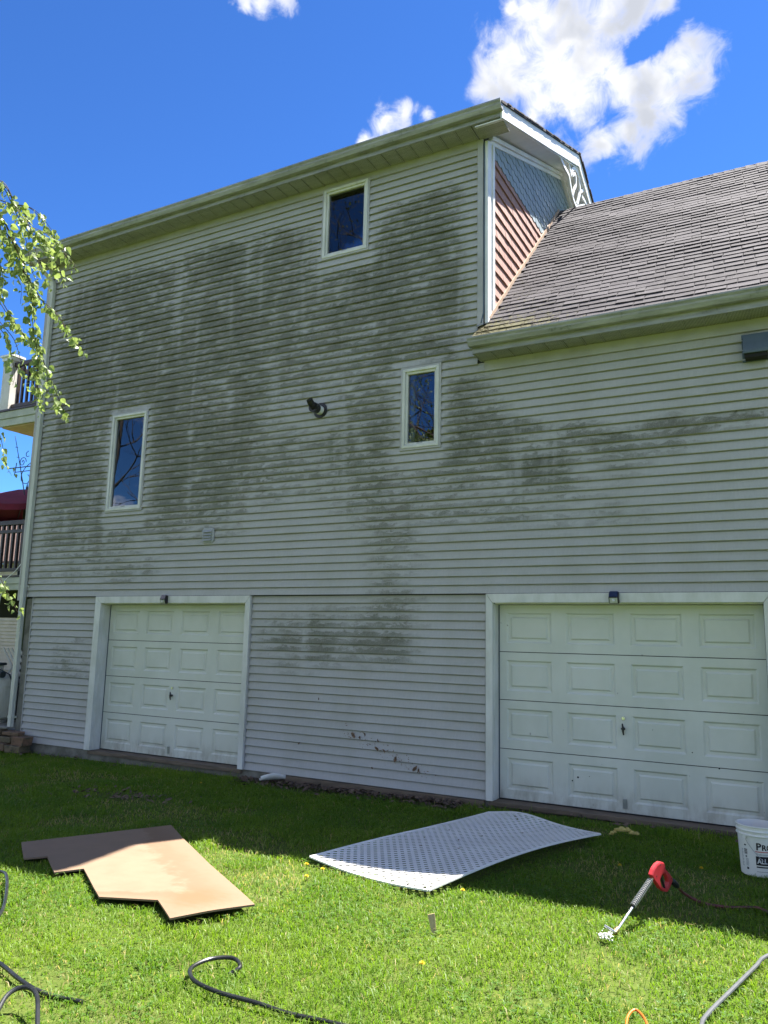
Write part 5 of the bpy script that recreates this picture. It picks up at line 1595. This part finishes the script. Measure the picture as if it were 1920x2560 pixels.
az = rg.uniform(0, 2*np.pi, n); lean = rg.uniform(0.45, 1.45, n)*hgt
laz = az+rg.normal(0, 0.6, n)+np.pi/2
lx, ly = np.cos(laz)*lean, np.sin(laz)*lean
gzv = -0.15+0.011*np.clip(gx, -2, 12)-0.012
V = np.empty((n, 5, 3), np.float32)
wx, wy = np.cos(az)*wid, np.sin(az)*wid
V[:, 0] = np.stack([gx-wx, gy-wy, gzv], 1); V[:, 1] = np.stack([gx+wx, gy+wy, gzv], 1)
mx, my, mz = gx+lx*0.34, gy+ly*0.34, gzv+hgt*0.66
V[:, 2] = np.stack([mx-wx*0.8, my-wy*0.8, mz], 1); V[:, 3] = np.stack([mx+wx*0.8, my+wy*0.8, mz], 1)
V[:, 4] = np.stack([gx+lx, gy+ly, gzv+hgt*(1-0.22*(lean/hgt)**2)], 1)
base = (np.arange(n)*5)[:, None]
quads = (base+np.array([[0, 1, 3, 2]])); tris = (base+np.array([[2, 3, 4]]))
loops = np.concatenate([quads, tris], 1).ravel().astype(np.int32)
starts = (np.arange(n)[:, None]*7+np.array([[0, 4]])).ravel().astype(np.int32)
me = bpy.data.meshes.new('grass_blades')
me.vertices.add(n*5); me.vertices.foreach_set('co', V.ravel())
me.loops.add(len(loops)); me.loops.foreach_set('vertex_index', loops)
me.polygons.add(n*2); me.polygons.foreach_set('loop_start', starts)
me.update(calc_edges=True)
gv = np.clip(0.5*rg.random(n)+0.45*patch_+0.45*(vnoise(gx, gy, 2.7, 13)-0.4), 0, 1)
dry = ((rg.random(n) < 0.03+0.42*np.clip(bald-0.60, 0, 1)*3)).astype(np.float32)
for nm, val in (('gv', gv), ('dry', dry)):
    at = me.attributes.new(nm, 'FLOAT', 'POINT'); at.data.foreach_set('value', np.repeat(val, 5).astype(np.float32))
def leaf_mat(name, c1, c2, attr, dryc=None, trans=0.5, rough=0.5):
    t = NT(name)
    if attr: fac = t.attr(attr)
    else: fac = t.n('ShaderNodeObjectInfo').outputs['Random']
    c = t.mix(fac, c1, c2)
    if dryc: c = t.mix(t.attr('dry'), c, dryc)
    t.color(c); t.b.inputs['Roughness'].default_value = rough; t.b.inputs['Specular IOR Level'].default_value = 0.35
    tr = t.n('ShaderNodeBsdfTranslucent'); br = t.mix(1.0, c, (1.25, 1.3, 0.8), 'MULTIPLY'); t.l(br, tr.inputs[0])
    ms = t.n('ShaderNodeMixShader'); ms.inputs[0].default_value = trans
    t.l(t.b.outputs[0], ms.inputs[1]); t.l(tr.outputs[0], ms.inputs[2]); t.l(ms.outputs[0], t.o.inputs[0])
    return t.m
M['grass'] = leaf_mat('grass_blade', (0.070, 0.168, 0.011), (0.182, 0.275, 0.018), 'gv', (0.36, 0.30, 0.13))
o = link('grass', me, M['grass'])
tag(o, 'short green lawn grass with a few dry blades', 'grass', None, 'stuff')
# clover between the blades
nc = 9000
kx = rg.uniform(5.0, 11.2, nc); ky = rg.uniform(-6.4, -2.0, nc)
kk = vnoise(kx, ky, 1.6, 21) > 0.56
kk &= ~in_poly(kx, ky, BP)
kx, ky = kx[kk], ky[kk]; nc = len(kx)
mb_v = []; mb_f = []
for i in range(nc):
    z0 = gz(kx[i])+rg.uniform(0.010, 0.030); a0 = rg.uniform(0, 6.28); s_ = rg.uniform(0.006, 0.0105)
    for k in range(3):
        a = a0+k*2.094; c_, sn_ = math.cos(a), math.sin(a); o_ = len(mb_v); tl = rg.uniform(-0.3, 0.5)*s_
        mb_v += [(kx[i], ky[i], z0), (kx[i]+c_*s_-sn_*s_*0.7, ky[i]+sn_*s_+c_*s_*0.7, z0+tl), (kx[i]+c_*s_*1.6, ky[i]+sn_*s_*1.6, z0+tl*0.6), (kx[i]+c_*s_+sn_*s_*0.7, ky[i]+sn_*s_-c_*s_*0.7, z0+tl)]
        mb_f.append((o_, o_+1, o_+2, o_+3))
me = bpy.data.meshes.new('clover'); me.from_pydata(mb_v, [], mb_f)
at = me.attributes.new('gv', 'FLOAT', 'POINT'); at.data.foreach_set('value', np.repeat(rg.random(nc), 12).astype(np.float32))
M['clover'] = leaf_mat('clover_leaf', (0.060, 0.145, 0.022), (0.11, 0.215, 0.035), 'gv')
tag(link('clover', me, M['clover']), 'patches of clover in the sunlit lawn', 'clover', None, 'stuff')
# dead leaf litter along the wall foot, bare dirt patch
mb = MB()
for i in range(1150):
    if i < 880: x, y = rnd.uniform(4.55, 7.6), -0.04-abs(rnd.gauss(0, 0.15))
    elif i < 990: x, y = rnd.gauss(4.1, 0.4), rnd.gauss(-1.65, 0.16)
    else: x, y = rnd.uniform(0.6, 10.6), -abs(rnd.gauss(0.05, 0.10))-0.03
    a = rnd.uniform(0, 6.28); s_ = rnd.uniform(0.015, 0.042); z = gz(x)+rnd.uniform(0.004, 0.030)
    tx, ty = rnd.uniform(-0.6, 0.6), rnd.uniform(-0.6, 0.6)
    vs = []
    for (u, v) in ((-1, 0), (-0.2, 0.55), (1, 0.1), (0.1, -0.5)):
        X = s_*(u*math.cos(a)-v*math.sin(a)); Y = s_*(u*math.sin(a)+v*math.cos(a))
        vs.append((x+X, y+Y, z+tx*X+ty*Y+0.006*abs(v)))
    mb.add(vs, [(0, 1, 2), (0, 2, 3)])
mb.a = {'gv': [rnd.random() for _ in range(len(mb.v)//4) for __ in range(4)]}
t = NT('leaf_litter'); t.color(t.mix(t.attr('gv'), (0.045, 0.030, 0.020), (0.17, 0.115, 0.075))); t.b.inputs['Roughness'].default_value = 0.9
tag(mb.build('leaf_litter', t.m), 'brown leaf litter along the foot of the wall', 'leaf litter', None, 'stuff')
# debris on the lattice
mb = MB()
for (u, v) in [(0.35, 0.93), (0.42, 0.95), (0.40, 0.90), (0.30, 0.86), (0.25, 0.82), (0.55, 0.8), (0.5, 0.6), (0.45, 0.5), (0.7, 0.65), (0.35, 0.35), (0.6, 0.4), (0.22, 0.45), (0.8, 0.5), (0.65, 0.75), (0.2, 0.6)]:
    P = lat_p(u, v); s_ = rnd.uniform(0.008, 0.022); a = rnd.uniform(0, 6.28)
    mb.add([(P.x+s_*math.cos(a+k*1.57)*(1 if k % 2 else 0.6), P.y+s_*math.sin(a+k*1.57)*(1 if k % 2 else 0.6), P.z+0.008+0.006*(k % 2)) for k in range(4)], [(0, 1, 2, 3)])
tag(mb.build('lattice_debris', leafm), 'dark leaf crumbs scattered on the white lattice', 'debris', None, 'stuff')
# dandelions
dm = pm('dandelion_yellow', (0.62, 0.44, 0.012), 0.7, (0.55, 0.34, 0.01), 30)
stm = pm('dandelion_stem', (0.14, 0.20, 0.05), 0.6)
DN = [(7.62, -3.206), (7.623, -2.994), (8.739, -2.923), (9.024, -4.19), (7.447, -2.949), (9.573, -1.724), (10.143, -1.474), (4.45, -0.75)]
DLB = ['dandelion nearest the board, left of the lattice sheet', 'dandelion just off the lattice corner on the sunlit side', 'dandelion by the near corner of the lattice sheet', 'lone dandelion low in the near sunlit lawn', 'dandelion at the left tip of the lattice sheet', 'yellow dandelion in the shade right of the lattice', 'yellow dandelion in the shade beside the bucket', 'small dandelion in the grass below the small garage door']
for (x, y), lb in zip(DN, DLB):
    D = thing('dandelion', (x, y, gz(x)), lb, 'dandelion', 'dandelions in the lawn')
    MB().tube([(0, 0, 0), (0.004, 0.002, 0.038)], 0.0016, 5).build('stem', stm, D)
    mb = MB()
    for ring, (nn, R, z, up) in enumerate(((16, 0.016, 0.038, 0.002), (12, 0.012, 0.041, 0.005), (8, 0.007, 0.044, 0.006))):
        for k in range(nn):
            a = 2*math.pi*k/nn+ring*0.2; b = 0.8*math.pi/nn
            mb.add([(0.004, 0.002, z-0.004), (0.004+R*math.cos(a-b), 0.002+R*math.sin(a-b), z+up), (0.004+R*1.1*math.cos(a), 0.002+R*1.1*math.sin(a), z+up+0.001), (0.004+R*math.cos(a+b), 0.002+R*math.sin(a+b), z+up)], [(0, 1, 2, 3)])
    mb.build('flower', dm, D)

# ------------------------------------------------------------------ birch at the left
ST = {'S1': [(5.39, -4.68, 5.31), (5.39, -4.53, 5.16), (5.41, -4.41, 5.05), (5.45, -4.33, 5.03), (5.5, -4.22, 4.98), (5.52, -4.13, 4.9), (5.55, -4.03, 4.81)],
 'S2': [(5.22, -4.56, 5.14), (5.22, -4.46, 5.04), (5.22, -4.37, 4.91), (5.2, -4.31, 4.82), (5.21, -4.2, 4.69), (5.22, -4.13, 4.61), (5.24, -4.05, 4.53), (5.29, -3.94, 4.45), (5.31, -3.82, 4.31), (5.35, -3.7, 4.19)],
 'S3': [(4.72, -4.15, 4.68), (4.74, -4.03, 4.53), (4.76, -3.94, 4.43), (4.79, -3.85, 4.37), (4.82, -3.77, 4.3), (4.82, -3.69, 4.14), (4.83, -3.61, 4.02), (4.85, -3.5, 3.83), (4.86, -3.45, 3.75)],
 'S4': [(5.01, -4.42, 5.18), (4.98, -4.36, 5.06), (4.97, -4.27, 4.93), (4.96, -4.22, 4.85), (4.97, -4.13, 4.75), (4.93, -4.09, 4.6)],
 'S5': [(5.29, -4.42, 4.87), (5.27, -4.33, 4.73), (5.26, -4.23, 4.57), (5.23, -4.18, 4.44), (5.2, -4.13, 4.29), (5.19, -4.08, 4.17), (5.17, -4.03, 4.03), (5.13, -4.01, 3.89), (5.13, -3.94, 3.75), (5.09, -3.93, 3.62)],
 'S6': [(5.21, -4.44, 5.3), (5.28, -4.35, 5.31), (5.32, -4.26, 5.27), (5.34, -4.16, 5.19), (5.36, -4.11, 5.16)],
 'S7': [(5.22, -4.23, 5.15), (5.25, -4.15, 5.1), (5.26, -4.04, 4.98), (5.26, -3.96, 4.88), (5.25, -3.92, 4.79)],
 'S8': [(5.14, -4.46, 4.76), (5.13, -4.42, 4.68), (5.1, -4.39, 4.59), (5.07, -4.38, 4.5)],
 'S11': [(5.08, -4.29, 5.38), (5.07, -4.2, 5.27), (5.06, -4.12, 5.16), (5.04, -4.04, 5.02), (5.03, -3.97, 4.9), (5.03, -3.9, 4.82)],
 'S12': [(5.05, -4.32, 4.29), (5.08, -4.22, 4.19), (5.08, -4.15, 4.06), (5.07, -4.08, 3.92), (5.05, -4.06, 3.83)],
 'S9': [(4.63, -4.04, 3.54), (4.65, -3.96, 3.44), (4.65, -3.91, 3.3), (4.65, -3.88, 3.2), (4.67, -3.82, 3.1)],
 'S10': [(4.53, -3.84, 2.26), (4.57, -3.76, 2.17), (4.6, -3.73, 2.1), (4.62, -3.69, 2.02), (4.65, -3.65, 1.93), (4.67, -3.61, 1.86)]}
bir = thing('birch_tree', (3.5, -5.5, gz(3.5)), 'weeping birch with pale green hanging sprays at the left edge', 'tree')
t = NT('birch_bark')
p = t.pos()
c = t.mix(t.ramp(t.noise(t.scale(p, (4, 4, 22)), 1.0, 4, 0.7), 0.52, 0.62), (0.55, 0.53, 0.48), (0.05, 0.045, 0.04))
t.color(c); t.b.inputs['Roughness'].default_value = 0.8
twig = pm('birch_twig', (0.05, 0.032, 0.022), 0.7, (0.08, 0.05, 0.035), 20)
part(MB().tube(spline([(3.5, -5.5, -0.2), (3.52, -5.48, 1.5), (3.45, -5.4, 3.5), (3.5, -5.3, 5.5), (3.4, -5.3, 7.5), (3.45, -5.25, 9.0)], 4), [0.16-0.0072*i for i in range(21)], 14), bir, 'trunk', t.m, smooth=True)
limbs = [((3.48, -5.32, 5.3), (4.1, -5.2, 5.9), (4.7, -4.98, 5.7), (5.2, -4.79, 5.32)), ((3.46, -5.4, 4.2), (4.0, -4.9, 5.1), (4.5, -4.4, 5.1), (4.72, -4.15, 4.7)), ((3.5, -5.3, 5.9), (4.0, -4.95, 6.1), (4.5, -4.62, 5.8), (4.88, -4.42, 5.42)),
         ((3.46, -5.45, 3.0), (3.9, -4.7, 3.6), (4.4, -4.2, 3.7), (4.63, -4.04, 3.55)), ((3.5, -5.48, 2.0), (3.9, -4.6, 2.6), (4.3, -4.0, 2.5), (4.53, -3.84, 2.27)), ((3.4, -5.3, 7.3), (2.8, -5.6, 8.3), (2.2, -5.9, 8.0)), ((3.42, -5.28, 8.0), (3.6, -4.7, 9.0), (3.8, -4.2, 8.9)), ((3.45, -5.3, 6.6), (2.7, -4.8, 7.3), (2.2, -4.3, 7.0))]
for lm in limbs:
    sp_ = spline(lm, 6); part(MB().tube(sp_, [0.035-0.028*i/(len(sp_)-1) for i in range(len(sp_))], 8), bir, 'limb', twig)
# leaf: ovate, toothless, folded along the rib
def leaf_mesh(name, bend, fold):
    pr_ = [(0, 0.04), (0.18, 0.34), (0.42, 0.43), (0.68, 0.29), (1.0, 0.0)]
    vs = []; fs = []
    for (a, w) in pr_:
        zc = -bend*a*a
        vs += [(a, -w, zc+fold*w), (a, 0, zc), (a, w, zc+fold*w)]
    for i in range(4):
        fs += [(i*3, i*3+3, i*3+4, i*3+1), (i*3+1, i*3+4, i*3+5, i*3+2)]
    me = bpy.data.meshes.new(name); me.from_pydata(vs, [], fs); me.materials.append(M['birchleaf'])
    return me
M['birchleaf'] = leaf_mat('birch_leaf', (0.14, 0.21, 0.055), (0.27, 0.33, 0.14), None, None, 0.42, 0.38)
LM = [leaf_mesh('leaf', b, f) for b, f in ((0.25, 0.3), (0.45, 0.55), (0.1, 0.15), (0.6, 0.4))]
nleaf = 0; extra = MB(); exg = []
spr = list(ST.items())
for nm, pts in list(ST.items()):          # companion sprays beside the main ones
    for q in range(2 if nm in ('S1', 'S2', 'S3', 'S5') else 1):
        ofs = Vector((rnd.uniform(-0.10, 0.03), rnd.uniform(-0.10, 0.03), rnd.uniform(-0.06, 0.10)))
        spr.append((nm+'b', [tuple(Vector(p_)+ofs*(0.4+0.6*k/len(pts))) for k, p_ in enumerate(pts[:max(3, len(pts)-rnd.randrange(0, 3))])]))
roots = {'S1': (5.2, -4.79, 5.32), 'S2': (5.12, -4.66, 5.22), 'S3': (4.72, -4.18, 4.78), 'S4': (4.93, -4.47, 5.25), 'S5': (5.24, -4.5, 5.0), 'S6': (5.12, -4.56, 5.32), 'S7': (5.2, -4.32, 5.28), 'S8': (5.12, -4.5, 4.9), 'S11': (4.88, -4.42, 5.42), 'S12': (4.9, -4.35, 4.45), 'S9': (4.6, -4.06, 3.6), 'S10': (4.5, -3.86, 2.3)}
for nm, pts in spr:
    sp_ = spline([roots[nm.rstrip('b')]]+pts, 6)
    br = part(MB().tube(sp_, [0.0042-0.0028*i/(len(sp_)-1) for i in range(len(sp_))], 5), bir, 'hanging_branch', twig)
    total = sum((sp_[i+1]-sp_[i]).length for i in range(len(sp_)-1))
    n_l = int(total*60)
    if nm.endswith('b') or nm in ('S4', 'S8', 'S9', 'S12'): n_l = int(total*34)
    for k in range(n_l):
        t_ = min(0.999, (k+rnd.random())/n_l); idx = int(t_*(len(sp_)-1)); q = sp_[idx].lerp(sp_[min(idx+1, len(sp_)-1)], t_*(len(sp_)-1)-idx)
        side = Vector((rnd.gauss(0, 1), rnd.gauss(0, 1), rnd.gauss(-0.5, 0.5))).normalized()
        q = q+side*rnd.uniform(0.008, 0.05)
        s_ = rnd.uniform(0.028, 0.074)*(0.75 if t_ > 0.93 else 1)
        d = (side*0.8+Vector((0, 0, -0.9))+Vector((rnd.gauss(0, 0.45), rnd.gauss(0, 0.45), rnd.gauss(0, 0.3)))).normalized()
        up = Vector((rnd.gauss(0, 1), rnd.gauss(0, 1), rnd.gauss(0.4, 0.6)))
        up = (up-d*up.dot(d)).normalized(); sd = up.cross(d)
        mt = Matrix(((d.x, sd.x, up.x, q.x), (d.y, sd.y, up.y, q.y), (d.z, sd.z, up.z, q.z), (0, 0, 0, 1))) @ Matrix.Diagonal((s_, s_, s_, 1))
        if nleaf < 300:
            o = link('leaf', LM[rnd.randrange(4)], None, br); o.matrix_local = mt; nleaf += 1
        else:
            src = LM[rnd.randrange(4)]
            extra.add([mt @ v.co for v in src.vertices], [tuple(f.vertices) for f in src.polygons])
for i in range(2600):   # crown out of the picture
    c = Vector((3.3+rnd.gauss(0, 0.8), -5.3+rnd.gauss(0, 0.6), 6.3+rnd.gauss(0, 1.5)))
    s_ = rnd.uniform(0.03, 0.055); mt = Matrix.Translation(c) @ Matrix.Rotation(rnd.uniform(0, 6.28), 4, 'Z') @ Matrix.Rotation(rnd.uniform(0.3, 2.4), 4, 'Y') @ Matrix.Diagonal((s_, s_, s_, 1))
    # keep the crown left of the view
    dv = c-CAM; fw = dv.dot(f_); rt = dv.dot(r_)
    if rt/fw > -0.56: continue
    src = LM[i % 4]; extra.add([mt @ v.co for v in src.vertices], [tuple(f.vertices) for f in src.polygons])
twm = MB()
for lm in limbs:         # sprays along the limbs themselves
    sp_ = spline(lm, 8)
    for i in range(34):
        q = sp_[rnd.randrange(4, len(sp_))]
        dv = q-CAM
        if dv.dot(r_)/dv.dot(f_) > -0.53: continue
        ln = rnd.uniform(0.25, 0.8); d0 = Vector((rnd.gauss(0, 0.25), rnd.gauss(0, 0.25), -1)).normalized()
        e = q+d0*ln
        dv = e-CAM
        if dv.dot(r_)/dv.dot(f_) > -0.53: continue
        twm.tube([q, q.lerp(e, 0.5)+Vector((rnd.gauss(0, 0.03), rnd.gauss(0, 0.03), 0)), e], 0.002, 4)
        for k in range(int(ln*38)):
            c = q.lerp(e, rnd.random())+Vector((rnd.gauss(0, 0.03), rnd.gauss(0, 0.03), rnd.gauss(0, 0.03)))
            s_ = rnd.uniform(0.03, 0.06); mt = Matrix.Translation(c) @ Matrix.Rotation(rnd.uniform(0, 6.28), 4, 'Z') @ Matrix.Rotation(rnd.uniform(0.6, 2.0), 4, 'Y') @ Matrix.Diagonal((s_, s_, s_, 1))
            src = LM[k % 4]; extra.add([mt @ v.co for v in src.vertices], [tuple(f.vertices) for f in src.polygons])
tag(part(twm, bir, 'twigs', twig), kind='stuff')
tag(part(extra, bir, 'crown', M['birchleaf']), kind='stuff')

# ------------------------------------------------------------------ trees across the lawn, mirrored in the windows
bark = pm('grey_bark', (0.10, 0.085, 0.07), 0.9, (0.06, 0.05, 0.04), 4, 0.5, 20, obj=False)
def bare_tree(x, y, hgt_, seed, label, leafy, col):
    R = random.Random(seed)
    tr = thing('tree', (x, y, -0.15), label, 'tree')
    trunk = MB(); pts = [(x+0.15*math.sin(i), y+0.12*math.cos(i*1.3), -0.3+hgt_*i/10) for i in range(11)]
    trunk.tube(spline(pts, 3), [0.26*(1-0.92*i/30)+0.01 for i in range(31)], 10)
    part(trunk, tr, 'trunk', bark, smooth=True)
    mb = MB(); tips = []
    def grow_b(p0, d, ln, r, lvl):
        pts = [p0]
        q = p0.copy(); dd = d.copy()
        for i in range(4):
            dd = (dd+Vector((R.gauss(0, 0.16), R.gauss(0, 0.16), R.gauss(0.05, 0.10)))).normalized()
            q = q+dd*ln/4; pts.append(q.copy())
        mb.tube(pts, [r*(1-0.75*i/4) for i in range(5)], 5 if lvl < 2 else 3, cap=False)
        if lvl < 3:
            for k in range(4 if lvl < 2 else 3):
                a = pts[R.choice((2, 3, 4))]
                nd = (dd+Vector((R.gauss(0, 0.6), R.gauss(0, 0.6), R.gauss(0.1, 0.4)))).normalized()
                grow_b(a, nd, ln*R.uniform(0.5, 0.7), r*0.5, lvl+1)
        else: tips.append(q)
    for i in range(13):
        z = hgt_*(0.22+0.72*i/12); a = i*2.4+R.random()
        p0 = Vector((x, y, z)); ln = (1.0-0.6*i/12)*hgt_*0.26
        grow_b(p0, Vector((math.cos(a), math.sin(a), 0.55)).normalized(), ln, 0.07*(1-0.5*i/12), 0)
    part(mb, tr, 'branches', bark)
    cr = MB(); gvv = []
    for q in tips:
        for k in range(leafy):
            c = q+Vector((R.gauss(0, 0.22), R.gauss(0, 0.22), R.gauss(0, 0.22))); s_ = R.uniform(0.05, 0.10)
            a, b = Vector((R.gauss(0, 1), R.gauss(0, 1), R.gauss(0, 1))).normalized()*s_, Vector((R.gauss(0, 1), R.gauss(0, 1), R.gauss(0, 1))).normalized()*s_
            cr.add([c-a, c+b*0.6, c+a, c-b*0.6], [(0, 1, 2, 3)]); gvv += [R.random()]*4
    if cr.v:
        cr.a = {'gv': gvv}
        part(cr, tr, 'crown', leaf_mat('spring_foliage', *col, 'gv'))
bare_tree(-3.9, -19.5, 24.0, 4, 'tall tree across the lawn mirrored in the upper window', 3, ((0.10, 0.11, 0.03), (0.16, 0.14, 0.05)))
bare_tree(-1.3, -24.0, 17.0, 9, 'bushy tree across the lawn mirrored in the middle window', 3, ((0.07, 0.10, 0.02), (0.14, 0.16, 0.04)))
bare_tree(-15.0, -15.0, 15.0, 14, 'bare branched tree far left of the lawn mirrored in the left window', 0, ((0.07, 0.10, 0.02), (0.14, 0.16, 0.04)))

# wood that closes the view behind the lawn, one far mass
R = np.random.default_rng(31)
nt = 46; tx = np.linspace(-60, 62, nt)+R.normal(0, 1.2, nt); ty = -33+R.normal(0, 3.0, nt); th_ = R.uniform(9.0, 15.0, nt)
P = []; 
for i in range(nt):
    k = 620; z = th_[i]*(0.12+0.88*R.random(k)**0.8); w = 2.9*np.sqrt(np.clip(1-((z/th_[i]-0.45)/0.58)**2, 0.02, 1))
    a = R.uniform(0, 6.283, k); rr = w*np.sqrt(R.random(k)); P.append(np.stack([tx[i]+rr*np.cos(a), ty[i]+rr*np.sin(a), z-0.15], 1))
P = np.concatenate(P); k = len(P)
A = R.normal(0, 1, (k, 3)); A /= np.linalg.norm(A, axis=1)[:, None]; B = R.normal(0, 1, (k, 3)); B /= np.linalg.norm(B, axis=1)[:, None]
s_ = R.uniform(0.18, 0.42, k)[:, None]
V = np.stack([P-A*s_, P+B*s_*0.7, P+A*s_, P-B*s_*0.7], 1).reshape(-1, 3)
me = bpy.data.meshes.new('wood_edge'); me.from_pydata(V.tolist(), [], np.arange(k*4).reshape(-1, 4).tolist())
at = me.attributes.new('gv', 'FLOAT', 'POINT'); at.data.foreach_set('value', np.repeat(R.random(k), 4).astype(np.float32))
tag(link('wood_edge', me, leaf_mat('wood_foliage', (0.045, 0.060, 0.016), (0.085, 0.095, 0.030), 'gv')), 'far edge of a wood behind the lawn, mirrored in the windows', 'wood', None, 'stuff')
